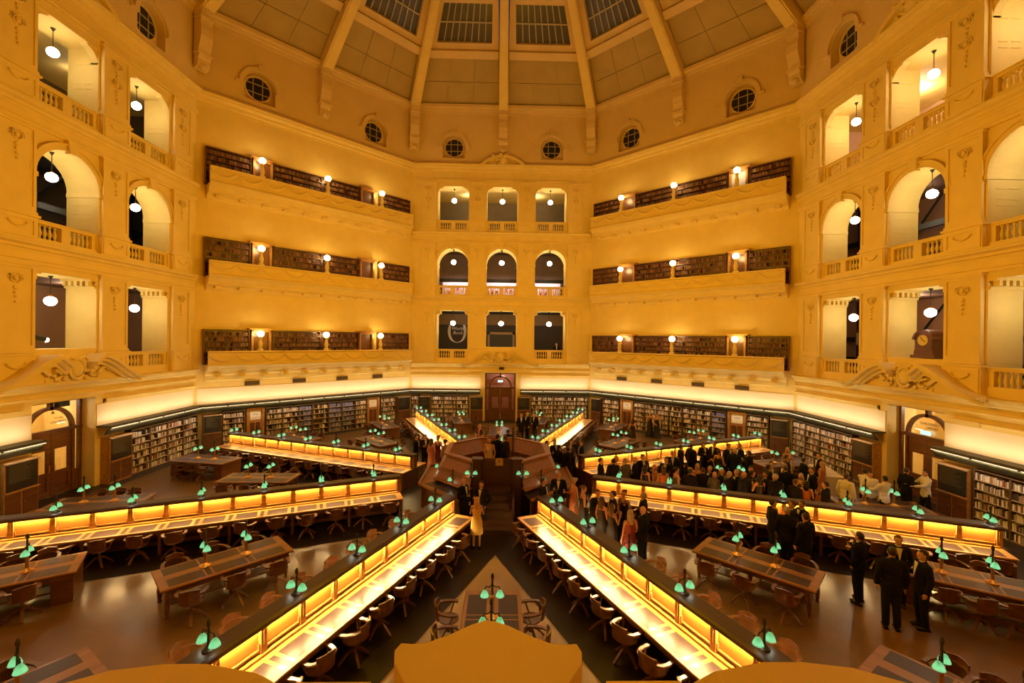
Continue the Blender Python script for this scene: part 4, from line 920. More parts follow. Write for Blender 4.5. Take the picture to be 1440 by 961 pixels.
SECW = {0: 'near', 45: 'lower right', -45: 'lower left', 90: 'middle right', -90: 'middle left', 135: 'upper right', -135: 'upper left', 180: 'far'}
TABLES = []
def table(deg, r, ped, label, nm, lamps=True):
    x, y = pol(deg, r); t = math.radians(deg); rz_ = math.atan2(-math.cos(t), math.sin(t))
    D = TB[ped]; o = thing('reading_table', label, 'table', (x, y, 0), rz_, 'reading tables')
    obj('table_top', D['table_top'], TABLEW, o); obj('apron', D['apron'], OAK, o)
    for s in (-1, 1):
        for k in (-1, 0, 1): obj('writing_pad', D['writing_pad'], LEATHER, o, (k * 0.92, s * 0.34, 0))
        for k in (-1, 1): obj('pad_strip', D['pad_strip'], LEATHER, o, (k * 0.46, s * 0.32, 0))
    if ped:
        for s in (-1, 1): obj('pedestal', D['pedestal'], OAK, o, (s * 1.18, 0, 0))
    else:
        for sx in (-1.3, 0, 1.3):
            for sy in (-0.48, 0.48): obj('leg', D['leg'], OAK, o, (sx, sy, 0))
    obj('stretcher', D['stretcher'], OAK, o)
    TABLES.append((x, y, rz_))
    c, s_ = math.cos(rz_), math.sin(rz_)
    for i, k in enumerate((-0.46, 0.46)):
        if lamps: lamp(LAMP_T, x + c * k, y + s_ * k, 0.763, rz_, 'brass lamp with green shades on the %s, %s' % (nm, 'wall end' if k > 0 else 'dais end'))
    for s in (-1, 1):
        for k in (-0.92, 0, 0.92):
            if ped and abs(k) > 0.5: k *= 0.62
            q = 0.88 + random.uniform(-0.05, 0.12); px, py = x + c * k - s_ * s * q, y + s_ * k + c * s * q
            SPOTS.append((px, py, rz_ + (PI if s > 0 else 0) + random.uniform(-0.4, 0.4), 'swivel chair at the %s, %s side, %s' % (nm, 'near' if (Vector((-s_ * s, c * s))).y < 0 else 'far', 'middle' if k == 0 else 'wall end' if k > 0 else 'dais end')))
for c in SECW:
    table(c, 9.85, False, 'inlaid oak reading table on turned legs, nearer the dais in the %s sector' % SECW[c], 'inner table, %s sector' % SECW[c])
    if c == 0: continue
    for s in (-1, 1):
        wd = ('anticlockwise' if s > 0 else 'clockwise')
        table(c + s * 11.5, 14.15, True, 'inlaid oak table on solid pedestals, %s of two in the outer %s sector' % (wd, SECW[c]), '%s outer table, %s sector' % (wd, SECW[c]))
# ------------------------------------------------------------------ central dais
da = thing('dais', 'raised octagonal oak dais with sloping counters in the middle of the hall', 'dais', (0, 0, 0))
def oct_ring(m, a0, z0, a1, z1, th, deg, cut=0.0):      # one flat trapezoid of an octagonal ring
    M = Matrix.Rotation(-math.radians(deg), 4, 'Z')
    h0, h1 = a0 * TAN - cut, a1 * TAN - cut
    return m.add([(-h0, a0, z0), (h0, a0, z0), (h1, a1, z1), (-h1, a1, z1), (-h0, a0, z0 - th), (h0, a0, z0 - th), (h1, a1, z1 - th), (-h1, a1, z1 - th)],
                 [(0, 1, 2, 3), (7, 6, 5, 4), (0, 4, 5, 1), (1, 5, 6, 2), (2, 6, 7, 3), (3, 7, 4, 0)], M)
obj('platform', MB().prism([(1.95 / math.cos(PI / 8) * math.sin(PI / 8 + k * PI / 4), 1.95 / math.cos(PI / 8) * math.cos(PI / 8 + k * PI / 4)) for k in range(8)], 0, 1.12, 'z'), OAK, da)
for k in range(8):
    deg = 45 * k
    if k == 4: continue
    M = Matrix.Rotation(-math.radians(deg), 4, 'Z'); h = 2.0 * TAN
    obj('parapet_panel', MB().box(-h, h, 1.94, 2.02, 1.1, 2.02, M), DAISW, da)
    obj('inner_board', oct_ring(MB(), 1.93, 1.98, 1.66, 1.5, 0.03, deg), DAISW, da)
    obj('top_rail', oct_ring(MB(), 1.92, 2.06, 2.14, 2.04, 0.05, deg), DAISW, da)
    obj('sloping_board', oct_ring(MB(), 2.05, 1.86, 2.24, 1.52, 0.03, deg), DAISW, da)
    obj('ledge', oct_ring(MB(), 2.02, 1.50, 2.36, 1.49, 0.05, deg), DAISW, da)
    obj('sloping_board', oct_ring(MB(), 2.26, 1.44, 2.42, 1.12, 0.03, deg), DAISW, da)
    obj('ledge', oct_ring(MB(), 2.2, 1.12, 2.52, 1.11, 0.05, deg), DAISW, da)
    obj('counter', oct_ring(MB(), 2.3, 0.98, 3.05, 0.90, 0.05, deg), LEATHER if k % 2 else DAISW, da)
    obj('counter_rim', oct_ring(MB(), 2.98, 0.97, 3.08, 0.97, 0.09, deg), DAISW, da)
    obj('skirting', MB().box(-2.95 * TAN, 2.95 * TAN, 2.9, 2.95, 0, 0.9, M), OAK, da)
for i in range(6): obj('step', MB().box(-0.55, 0.55, -1.95 - 0.30 * (6 - i), -1.95 + 0.0 - 0.30 * (5 - i), 0, 0.187 * (i + 1)), CAPW, da)
for s in (-1, 1):
    obj('stair_wall', MB().box(min(s * 0.55, s * 0.64), max(s * 0.55, s * 0.64), -3.0, -1.9, 0, 1.0), CAPW, da)
    nw = obj('newel_post', MB().box(s * 0.74 - 0.16, s * 0.74 + 0.16, -2.2, -1.9, 0, 2.1), CAPW, da)
    obj('post_cap', MB().box(s * 0.74 - 0.2, s * 0.74 + 0.2, -2.24, -1.86, 2.1, 2.16), CAPW, nw)
obj('gate', MB().box(-0.58, 0.58, -1.98, -1.93, 1.12, 2.12), CAPW, da)
nt = obj('paper_notice', MB().box(-0.14, 0.14, -0.004, 0.004, 0, 0.28), roomm('notice', (0.55, 0.38, 0.16)), loc=(0.08, -1.99, 1.86)); tag(nt, 'square paper notice fixed to the dark gate of the dais', 'notice')
ck2 = obj('notice_mark', MB().sphere((0, -0.005, 0.16), (0.035, 0.003, 0.035), 8, 5), BLACKM, nt)
for s in (-1, 1): lamp(LAMP_D, s * 0.95, -2.22, 1.5, PI / 2, 'iron lamp with green shades beside the %s newel of the dais steps' % ('left' if s < 0 else 'right'))
for k, deg in enumerate((-45, 45, -90, 90, -135, 135)):
    x, y = pol(deg, 2.38); lamp(LAMP_D, x, y, 1.12, math.radians(deg), 'iron lamp with green shades on the %s counter of the dais' % SECW[deg])
tl = thing('standard_lamp', 'tall dark iron lamp standing on the dais desk, shades to its left', 'lamp', (0.62, -0.55, 1.66))
obj('post', MB().lathe([(0.12, 0), (0.1, 0.05), (0.05, 0.12), (0.035, 0.3), (0.03, 1.25), (0.05, 1.3), (0.01, 1.4)], 10), IRON, tl)
obj('arm', MB().tube([(0, 0, 1.0), (-0.2, 0, 1.1), (-0.42, 0, 1.02)], 0.018, 5), IRON, tl)
for dy in (-0.1, 0.12): q = obj('lamp_shade', LAMP_D[0]['shade'][0], GREENG, tl, (-0.42, dy, 0.85)); obj('bulb', LAMP_D[0]['bulb'][0], BULB, q)
dd = thing('dais_desk', 'pale topped desk inside the octagonal dais', 'desk', (0.55, -0.45, 1.12)); obj('desk_top', MB().box(-0.55, 0.55, -0.35, 0.35, 0.50, 0.54), DAISW, dd); obj('carcass', MB().box(-0.5, 0.5, -0.3, 0.3, 0, 0.5), DAISW, dd)
pp = obj('paper_sheet', MB().box(-0.4, 0.0, -0.2, 0.1, 0, 0.006), PAPER, loc=(0.5, -0.5, 1.66)); tag(pp, 'pale paper lying on the desk inside the dais', 'paper')
# ------------------------------------------------------------------ people
SUIT = {'black': mat('black_suit', (0.010, 0.010, 0.013), 0.8, spec=0.15), 'navy': mat('navy_suit', (0.012, 0.016, 0.035), 0.8, spec=0.15), 'grey': mat('grey_suit', (0.085, 0.075, 0.065), 0.8, spec=0.15), 'white': mat('white_cotton', (0.75, 0.70, 0.62), 0.8)}
DRESS = {k: mat(k + '_dress', c, 0.6) for k, c in dict(black=(0.012, 0.01, 0.012), orange=(0.55, 0.17, 0.03), yellow=(0.75, 0.48, 0.10), floral=(0.48, 0.16, 0.06), cream=(0.70, 0.52, 0.38), green=(0.06, 0.08, 0.02), mustard=(0.50, 0.33, 0.05), wine=(0.16, 0.02, 0.03), silver=(0.35, 0.30, 0.26)).items()}
SKIN = [mat('skin_a', (0.62, 0.33, 0.20), 0.55), mat('skin_b', (0.52, 0.26, 0.14), 0.55), mat('skin_c', (0.22, 0.10, 0.05), 0.55)]
HAIR = {k: mat(k + '_hair', c, 0.5) for k, c in dict(black=(0.012, 0.009, 0.007), brown=(0.06, 0.028, 0.012), blonde=(0.50, 0.28, 0.09), grey=(0.36, 0.30, 0.24)).items()}
SHOE = mat('black_shoe', (0.01, 0.01, 0.01), 0.25); EYE = mat('eye_dark', (0.03, 0.02, 0.015), 0.3); LIP = mat('lip', (0.35, 0.10, 0.07), 0.5); GINM = mat('drink', (0.75, 0.5, 0.12), 0.1)
def cooked(mb, voxel, dec, smooth=True, name='body'):
    me = bpy.data.meshes.new(name); me.from_pydata(mb.v, [], mb.f); me.validate()
    o = bpy.data.objects.new('cook', me); COL.objects.link(o)
    r = o.modifiers.new('r', 'REMESH'); r.mode = 'VOXEL'; r.voxel_size = voxel
    if smooth: s = o.modifiers.new('s', 'SMOOTH'); s.factor = 0.5; s.iterations = 2
    if dec < 1: d = o.modifiers.new('d', 'DECIMATE'); d.ratio = dec
    ev = o.evaluated_get(bpy.context.evaluated_depsgraph_get())
    out = bpy.data.meshes.new_from_object(ev); out.name = name
    bpy.data.objects.remove(o); out.shade_smooth(); return out
def arms_for(pose, sw):
    R = {}
    for s in (-1, 1):
        sh = Vector((s * sw, -0.01, 1.42)); p = pose['r' if s > 0 else 'l']
        if p == 'down': el, wr, hd = Vector((s * (sw + 0.07), -0.03, 1.14)), Vector((s * (sw + 0.06), 0.06, 0.90)), Vector((0, 0.25, -1))
        elif p == 'glass': el, wr, hd = Vector((s * (sw + 0.06), -0.02, 1.13)), Vector((s * (sw - 0.03), 0.24, 1.22)), Vector((-s * 0.35, 0.9, 0.2))
        elif p == 'clasp': el, wr, hd = Vector((s * (sw + 0.08), -0.02, 1.14)), Vector((s * 0.07, 0.20, 0.99)), Vector((-s * 0.8, 0.3, -0.3))
        elif p == 'reach': el, wr, hd = Vector((s * (sw + 0.05), 0.16, 1.22)), Vector((s * (sw - 0.02), 0.42, 1.17)), Vector((0, 1, 0))
        elif p == 'pocket': el, wr, hd = Vector((s * (sw + 0.12), -0.07, 1.15)), Vector((s * (sw + 0.0), 0.03, 0.94)), Vector((-s * 0.3, 0.2, -1))
        else: el, wr, hd = Vector((s * (sw + 0.06), 0.06, 1.16)), Vector((s * 0.09, 0.26, 1.36)), Vector((-s * 0.3, 0.5, 0.7))
        R[s] = (sh, el, wr, hd.normalized())
    return R
def hand(m, wr, hd, s):
    side = hd.cross(Vector((0, 0, 1)))
    side = side.normalized() if side.length > 0.2 else Vector((0, 1, 0))
    if abs(hd.z) > 0.7: side = Vector((0, 1, 0)) - hd * hd.y; side.normalize()
    pal = wr + hd * 0.055; nrm = hd.cross(side)
    m.capsule(wr, wr + hd * 0.03, 0.026, 0.03, 8)
    m.capsule(pal - side * 0.022, pal + hd * 0.03 - side * 0.022, 0.018, 0.017, 6); m.capsule(pal + side * 0.022, pal + hd * 0.03 + side * 0.022, 0.018, 0.017, 6); m.capsule(pal, pal + hd * 0.03, 0.02, 0.018, 6)
    for k, (o, l) in enumerate(((-0.031, 0.050), (-0.0105, 0.062), (0.0105, 0.066), (0.031, 0.058))):
        b = pal + hd * 0.035 + side * o; k1 = b + hd * l * 0.55 + nrm * 0.004; m.capsule(b, k1, 0.0098, 0.009, 6); m.capsule(k1, k1 + hd * l * 0.4 + nrm * 0.018, 0.009, 0.008, 6)
    tb = pal - hd * 0.02 + side * 0.028; m.capsule(tb, tb + side * 0.025 + hd * 0.03, 0.0115, 0.010, 6); m.capsule(tb + side * 0.025 + hd * 0.03, tb + side * 0.03 + hd * 0.058, 0.010, 0.0085, 6)
def figure(pose, female=False, dress=None, stance=0.0):
    P = {}; sw = 0.165 if female else 0.19; A_ = arms_for(pose, sw)
    m = MB()
    m.sphere((0, 0.005, 1.645), (0.076, 0.094, 0.112), 16, 12); m.capsule((0, 0.03, 1.60), (0, 0.05, 1.565), 0.062, 0.042, 12)
    m.capsule((0, 0.09, 1.655), (0, 0.108, 1.625), 0.010, 0.015, 6); m.sphere((0, 0.086, 1.578), (0.024, 0.014, 0.012), 8, 6); m.capsule((-0.03, 0.083, 1.672), (0.03, 0.083, 1.672), 0.013, 0.013, 6)
    for s in (-1, 1): m.sphere((s * 0.078, -0.003, 1.64), (0.014, 0.022, 0.034), 6, 6)
    m.capsule((0, -0.015, 1.42), (0, 0.0, 1.57), 0.060 if not female else 0.048, 0.052 if not female else 0.043, 12)
    cw = 0.13 if female else 0.155
    m.sphere((0, 0, 1.30), (cw + 0.015, 0.115, 0.19), 14, 10); m.capsule((-sw + .02, -0.01, 1.415), (sw - .02, -0.01, 1.415), 0.062, 0.062, 10)
    if female:
        for s in (-1, 1): m.sphere((s * 0.068, 0.085, 1.29), (0.06, 0.055, 0.062), 10, 8)
    m.sphere((0, 0, 1.09), (0.125 if female else 0.15, 0.095, 0.17), 14, 10); m.sphere((0, -0.005, 0.94), (0.165, 0.12, 0.14), 14, 10)
    for s in (-1, 1):
        hip, kn, an = (s * 0.088, 0, 0.92), (s * (0.095 + stance * 0.3), 0.02 + s * stance * 0.5, 0.50), (s * (0.10 + stance * 0.6), -0.02 + s * stance, 0.085)
        P['ank%d' % s] = an
        m.capsule(hip, kn, 0.085, 0.056, 10); m.capsule(kn, an, 0.055, 0.038, 10); m.capsule((an[0], an[1], 0.05), (an[0], an[1] + 0.13, 0.035), 0.04, 0.03, 8)
        sh, el, wr, hd = A_[s]; m.capsule(sh, el, 0.054 if not female else 0.045, 0.04 if not female else 0.034, 9); m.capsule(el, wr, 0.040 if not female else 0.034, 0.027, 9); hand(m, wr, hd, s)
    P['body'] = cooked(m, 0.0085, 0.28, True, 'body'); P['arms'] = A_
    P['eye'] = MB().sphere((0, 0, 0), (0.012, 0.007, 0.008), 6, 5).mesh('eye', True)
    P['mouth'] = MB().sphere((0, 0.099, 1.578), (0.02, 0.004, 0.006), 8, 5).mesh('mouth', True)
    h = MB(); h.sphere((0, -0.012, 1.668), (0.085, 0.103, 0.103), 16, 12)
    keep = []
    for f in h.f:
        c = sum((Vector(h.v[i]) for i in f), Vector()) / len(f)
        if (c.y > 0.035 and c.z < 1.715) or (c.z < 1.60) or (c.y > -0.01 and c.z < 1.655): continue
        keep.append(f)
    h.f = keep
    hs = h.mesh('hair', True); P['hair_short'] = hs
    if female:
        h2 = MB(); h2.v = list(h.v); h2.f = list(h.f); h2.sphere((0, -0.075, 1.52), (0.095, 0.05, 0.16), 12, 9)
        for s in (-1, 1): h2.sphere((s * 0.075, -0.02, 1.58), (0.024, 0.05, 0.11), 8, 7)
        P['hair_long'] = h2.mesh('hair', True)
        h3 = MB(); h3.v = list(h.v); h3.f = list(h.f); h3.sphere((0, -0.115, 1.70), (0.05, 0.05, 0.05), 10, 7); P['hair_bun'] = h3.mesh('hair', True)
    if not female:
        j = MB(); j.sphere((0, 0, 1.30), (0.20, 0.142, 0.21), 14, 10); j.capsule((-sw + .015, -0.012, 1.415), (sw - .015, -0.012, 1.415), 0.085, 0.085, 12); j.capsule((0, -0.02, 1.44), (0, -0.018, 1.50), 0.10, 0.068, 12)
        j.sphere((0, 0, 1.10), (0.18, 0.13, 0.2), 14, 10); j.sphere((0, -0.005, 0.94), (0.195, 0.145, 0.17), 14, 10); j.capsule((-0.06, 0, 0.86), (0.06, 0, 0.86), 0.135, 0.135, 12)
        for s in (-1, 1):
            sh, el, wr, hd = A_[s]; j.capsule(sh, el, 0.075, 0.062, 10); j.capsule(el, wr - hd * 0.005, 0.062, 0.047, 10)
        P['jacket'] = cooked(j, 0.018, 0.6, True, 'jacket')
        t = MB(); t.sphere((0, -0.005, 0.92), (0.18, 0.135, 0.16), 12, 9)
        for s in (-1, 1):
            an = P['ank%d' % s]; kn = (s * (0.095 + stance * 0.3), 0.02 + s * stance * 0.5, 0.50)
            t.capsule((s * 0.088, 0, 0.9), kn, 0.105, 0.082, 10); t.capsule(kn, (an[0], an[1], 0.10), 0.082, 0.068, 10)
        P['trousers'] = cooked(t, 0.018, 0.6, True, 'trousers')
        f = MB(); f.prism([(-0.058, 1.485), (0.058, 1.485), (0.035, 1.36), (0.0, 1.16), (-0.035, 1.36)], 0.0, 0.012, 'y', Matrix.Translation((0, 0.137, 0)) @ Matrix.Translation((0, 0, 1.3)) @ Matrix.Rotation(math.radians(10), 4, 'X') @ Matrix.Translation((0, 0, -1.3)))
        P['shirt_front'] = f.mesh('shirt_front')
        P['collar'] = MB().lathe([(0.066, 1.49), (0.064, 1.525), (0.056, 1.525)], 12, None, 0, -0.008).mesh('collar', True)
        b = MB()
        for s in (-1, 1): b.prism([(0, 1.488), (s * 0.052, 1.508), (s * 0.052, 1.468)], 0.086, 0.105, 'y')
        P['bow_tie'] = b.mesh('bow_tie')
    else:
        prof = {'long': [(1.36, .150, .118, .0), (1.27, .165, .150, .01), (1.2, .15, .128, .005), (1.1, .138, .108, 0), (0.95, .185, .138, 0), (0.62, .20, .165, 0), (0.3, .25, .21, 0), (0.02, .31, .28, 0)],
                'short': [(1.36, .150, .118, .0), (1.27, .165, .150, .01), (1.2, .15, .128, .005), (1.1, .138, .108, 0), (0.95, .188, .14, 0), (0.7, .205, .17, 0), (0.5, .22, .18, 0)]}[dress]
        g = MB(); vs = []; fs = []; n = 20
        for i, (z, rx, ry, oy) in enumerate(prof):
            for k in range(n):
                t = 2 * PI * k / n; w = 1 + (0.06 * math.sin(5 * t) if z < 0.7 else 0); vs.append((rx * math.cos(t) * w, oy + ry * math.sin(t) * w, z))
        for i in range(len(prof) - 1):
            for k in range(n): a, b = i * n + k, i * n + (k + 1) % n; fs.append((a, b, b + n, a + n))
        g.add(vs, fs)
        for s in (-1, 1): g.tube([(s * 0.085, 0.10, 1.35), (s * 0.09, 0.06, 1.455), (s * 0.09, -0.07, 1.45), (s * 0.08, -0.115, 1.34)], 0.012, 5)
        P['dress'] = g.mesh('dress', True)
    P['shoe'] = MB().sphere((0, 0.055, 0.045), (0.05, 0.15, 0.05), 10, 7).box(-0.04, 0.04, -0.09, 0.16, 0.0, 0.02).mesh('shoe', True)
    return P
FIG = {'ma': figure(dict(l='down', r='down')), 'mb': figure(dict(l='down', r='glass')), 'mc': figure(dict(l='clasp', r='clasp')), 'md': figure(dict(l='reach', r='reach'), stance=0.07), 'mp': figure(dict(l='pocket', r='glass'), stance=0.05),
       'wa': figure(dict(l='down', r='clasp'), True, 'long'), 'wb': figure(dict(l='down', r='glass'), True, 'long'), 'wc': figure(dict(l='up', r='up'), True, 'short')}
PEOPLE = []; GLASSES = []
ME_FLUTE = MB().lathe([(0.03, 0), (0.03, 0.004), (0.005, 0.01), (0.004, 0.09), (0.02, 0.11), (0.03, 0.15), (0.027, 0.20)], 10).mesh('flute', True); ME_WINE = MB().lathe([(0.004, 0.098), (0.018, 0.112), (0.026, 0.15), (0.026, 0.155)], 10).mesh('drink', True)
def person(x, y, z, rz_, fig, top, hair, label, group, sc=1.0, skin=0, near=False, hstyle=None):
    P = FIG[fig]; f = fig[0] == 'w'
    o = thing('person', label, 'person', (x, y, z), rz_, group); o.scale = (sc, sc, sc)
    b = obj('body', P['body'], SKIN[skin], o)
    if near:
        for s in (-1, 1): obj('eye', P['eye'], EYE, b, (s * 0.031, 0.087, 1.65))
        obj('mouth', P['mouth'], LIP, b)
    if hair != 'bald': obj('hair', P[('hair_' + (hstyle or 'long')) if f else 'hair_short'], HAIR[hair], o)
    if f: obj('dress', P['dress'], DRESS[top], o)
    else:
        wt = top == 'white'
        obj('jacket' if not wt else 'white_jacket', P['jacket'], SUIT[top], o); obj('trousers', P['trousers'], SUIT['black' if wt else top], o)
        obj('collar', P['collar'], SUIT['white'], o)
        if not wt: obj('shirt_front', P['shirt_front'], SUIT['white'], o); obj('bow_tie', P['bow_tie'], SUIT['black'], o)
    if near or not f:
        for s in (-1, 1): a = P['ank%d' % s]; obj('shoe', P['shoe'], SHOE, o, (a[0], a[1], 0))
    if fig in ('mb', 'mp', 'wb'):
        sh, el, wr, hd = P['arms'][1]; c = (wr + hd * 0.105) + Vector((0, 0.0, -0.09)); c = o.matrix_basis @ c
        GLASSES.append((c, label))
    PEOPLE.append((x, y, 0.3)); return o
# crowd: (u, v of the top of the head, figure, clothing, hair[, facing degrees])
H_M, H_W = 1.75, 1.66
def blocked(x, y, r=0.26):
    for deg, nm, sg in DESKS:
        t = math.radians(deg); d = Vector((math.sin(t), -math.cos(t))); s = x * d.x + y * d.y; q = -x * d.y + y * d.x
        if S0 - r < s < S1 + r and abs(q) < 0.95 + r: return Vector((-d.y, d.x)) * (1 if q > 0 else -1)
    for tx, ty, a in TABLES:
        c, s_ = math.cos(a), math.sin(a); lx, ly = (x - tx) * c + (y - ty) * s_, -(x - tx) * s_ + (y - ty) * c
        if abs(lx) < 1.5 + r and abs(ly) < 0.66 + r: return Vector((-s_, c)) * (1 if ly > 0 else -1)
    if math.hypot(x, y) < 3.1 + r: return Vector((x, y)).normalized()
    return None
GROUPS = {
 'crowd': ('in the standing crowd between the two lit desks on the right', [
  (844, 649, 'ma', 'black', 'brown'), (857, 646, 'mb', 'black', 'black'), (868, 641, 'wb', 'cream', 'blonde'), (881, 644, 'ma', 'grey', 'grey'), (892, 643, 'mc', 'black', 'bald'), (904, 639, 'mb', 'black', 'brown'),
  (922, 653, 'wb', 'yellow', 'blonde'), (906, 661, 'wa', 'black', 'black'), (937, 643, 'ma', 'black', 'black'), (946, 634, 'mb', 'navy', 'grey'), (955, 625, 'ma', 'black', 'black'), (972, 624, 'ma', 'black', 'brown'),
  (986, 621, 'mb', 'black', 'black'), (1004, 621, 'mc', 'black', 'brown'), (1025, 624, 'ma', 'black', 'black'), (1040, 624, 'mb', 'black', 'brown'), (1033, 630, 'ma', 'navy', 'bald'), (1011, 631, 'wa', 'black', 'brown'),
  (939, 660, 'wb', 'orange', 'brown'), (952, 659, 'wa', 'green', 'black'), (965, 660, 'mb', 'black', 'black'), (979, 658, 'wa', 'yellow', 'blonde'), (990, 655, 'wb', 'orange', 'blonde'), (997, 657, 'ma', 'black', 'grey'),
  (1001, 664, 'mb', 'black', 'brown'), (1014, 660, 'ma', 'black', 'bald'), (1005, 671, 'mc', 'grey', 'bald'), (1027, 668, 'ma', 'black', 'grey'), (1036, 660, 'mb', 'black', 'grey'), (1049, 668, 'ma', 'navy', 'bald'),
  (1056, 635, 'mb', 'black', 'brown'), (1056, 656, 'ma', 'black', 'brown'), (1062, 662, 'mb', 'black', 'black'), (1069, 643, 'ma', 'grey', 'black'), (1075, 648, 'mb', 'black', 'black'), (1075, 663, 'ma', 'black', 'black'),
  (1076, 677, 'wc', 'black', 'black'), (1092, 675, 'mb', 'black', 'grey'), (1096, 645, 'ma', 'black', 'black'), (1107, 640, 'ma', 'navy', 'black'), (1123, 664, 'wa', 'black', 'grey'), (1119, 674, 'ma', 'black', 'brown'),
  (1134, 675, 'wb', 'orange', 'black'), (1131, 644, 'mb', 'black', 'black'), (1152, 637, 'ma', 'black', 'brown'), (1156, 648, 'wa', 'floral', 'blonde'), (1142, 657, 'mb', 'black', 'brown'), (1161, 677, 'mb', 'black', 'black'), (1107, 655, 'ma', 'black', 'brown'), (1099, 626, 'wa', 'mustard', 'grey')]),
 'gap': ('standing between the dais and the front lit desk on the right', [
  (839, 688, 'mb', 'black', 'brown'), (839, 701, 'wa', 'black', 'brown'), (863, 690, 'mb', 'black', 'black'), (877, 688, 'wa', 'black', 'brown'), (851, 706, 'wc', 'black', 'brown'), (866, 719, 'wa', 'wine', 'grey'), (905, 692, 'mc', 'black', 'grey'), (898, 713, 'ma', 'black', 'bald'),
  (807, 671, 'wb', 'floral', 'grey'), (791, 686, 'wa', 'black', 'brown'), (784, 663, 'mb', 'black', 'grey'), (764, 672, 'mc', 'black', 'black')]),
 'right_dais': ('in the knot of guests right of the dais', [
  (769, 620, 'mb', 'black', 'black'), (780, 618, 'ma', 'black', 'brown'), (786, 629, 'ma', 'black', 'black'), (777, 627, 'mb', 'black', 'black'), (802, 629, 'wb', 'black', 'brown'), (815, 626, 'wa', 'silver', 'brown'), (822, 623, 'ma', 'black', 'black'), (830, 626, 'ma', 'navy', 'brown')]),
 'left_dais': ('in the knot of guests left of the dais', [
  (587, 612, 'ma', 'black', 'black'), (597, 611, 'mb', 'black', 'brown'), (607, 616, 'wa', 'floral', 'brown'), (616, 612, 'wb', 'wine', 'black'), (626, 617, 'wa', 'silver', 'black')]),
 'front_dais': ('by the steps at the foot of the dais', [
  (652, 672, 'mb', 'black', 'bald'), (678, 675, 'mp', 'black', 'brown'), (654, 695, 'wc', 'yellow', 'blonde')]),
 'far': ('standing before the far wall shelves', [
  (733, 581, 'ma', 'black', 'brown'), (742, 580, 'mb', 'black', 'grey'), (752, 581, 'mb', 'black', 'brown'), (671, 603, 'wb', 'yellow', 'black'), (659, 604, 'wa', 'wine', 'brown'), (675, 596, 'wa', 'mustard', 'blonde'),
  (714, 604, 'mb', 'black', 'brown')]),
 'far_right': ('by the shelves of the far right wall', [(914, 579, 'wb', 'black', 'grey'), (924, 581, 'wa', 'black', 'black'), (890, 589, 'wa', 'black', 'black')]),
 'near_knot': ('in the dark-suited knot before the front lit desk on the right', [(1087, 702, 'mb', 'black', 'black'), (1116, 703, 'ma', 'black', 'brown'), (1127, 704, 'mb', 'black', 'brown'), (1107, 712, 'ma', 'black', 'grey'), (1133, 721, 'mb', 'black', 'black')]),
}
CL = {'ma': 'standing with arms down', 'mb': 'holding a glass', 'mc': 'with hands clasped', 'mp': 'holding a glass, hand in pocket', 'wa': 'with one arm bent', 'wb': 'holding a glass', 'wc': 'with both hands raised'}
prnd = random.Random(11)
done = []
for key, (where, rows) in GROUPS.items():
    rows = [r + (i,) for i, r in enumerate(rows)]
    pts = []
    for r in rows:
        f = r[2][0] == 'w'; sc = prnd.uniform(0.96, 1.05) * (0.95 if f else 1.0)
        p = unproject(r[0], r[1], 1.757 * sc + (0.02 if not f else 0.04)); pts.append([p.x, p.y, sc])
    for it in range(80):
        for i, a in enumerate(pts):
            allp = pts[:i] + pts[i + 1:] + done
            for b in allp:
                dx, dy = a[0] - b[0], a[1] - b[1]; d = math.hypot(dx, dy)
                if 1e-4 < d < 0.50: a[0] += dx / d * (0.50 - d) * 0.4; a[1] += dy / d * (0.50 - d) * 0.4
            v = blocked(a[0], a[1])
            if v is not None: a[0] += v.x * 0.06; a[1] += v.y * 0.06
    order = sorted(range(len(rows)), key=lambda i: project((pts[i][0], pts[i][1], 1.7))[0])
    rank = {i: n for n, i in enumerate(order)}
    for i, r in enumerate(rows):
        x, y, sc = pts[i]
        near_ = sorted(range(len(pts)), key=lambda j: (pts[j][0] - x) ** 2 + (pts[j][1] - y) ** 2)[1:4]
        cx_ = sum(pts[j][0] for j in near_) / max(1, len(near_)); cy_ = sum(pts[j][1] for j in near_) / max(1, len(near_))
        ang = math.atan2(cy_ - y, cx_ - x) - PI / 2 + prnd.uniform(-0.5, 0.5)
        who = ('%s-haired' % r[4] if r[4] != 'bald' else 'bald') + (' person in %s dress ' % r[3] if r[2][0] == 'w' else ' person in %s dinner suit ' % r[3])
        lab = who + '%s, %s from left %s' % (CL[r[2]].split(',')[0], ORD[rank[i]], where)
        lab = '%s %s, %s from the left %s' % ('bald' if r[4] == 'bald' else r[4] + '-haired', ('person in %s dress' if r[2][0] == 'w' else 'person in %s suit') % r[3], ORD[rank[i]], {'crowd': 'among the right-hand crowd', 'gap': 'beside the lower right desk', 'right_dais': 'just right of the dais', 'left_dais': 'just left of the dais', 'front_dais': 'before the dais steps', 'far': 'before the far wall', 'far_right': 'by the far right shelves', 'near_knot': 'in the front suited knot'}[key])
        person(x, y, 0.004 if True else 0, ang, r[2], r[3], r[4], lab, 'guests ' + where, sc, 0 if prnd.random() < 0.6 else 1, near=key in ('gap', 'near_knot', 'front_dais', 'left_dais'), hstyle=prnd.choice(['long', 'long', 'bun']) if r[2][0] == 'w' else None)
        done.append([x, y, sc])
def floor_at(u, v): p = unproject(u, v, 0); return p.x, p.y
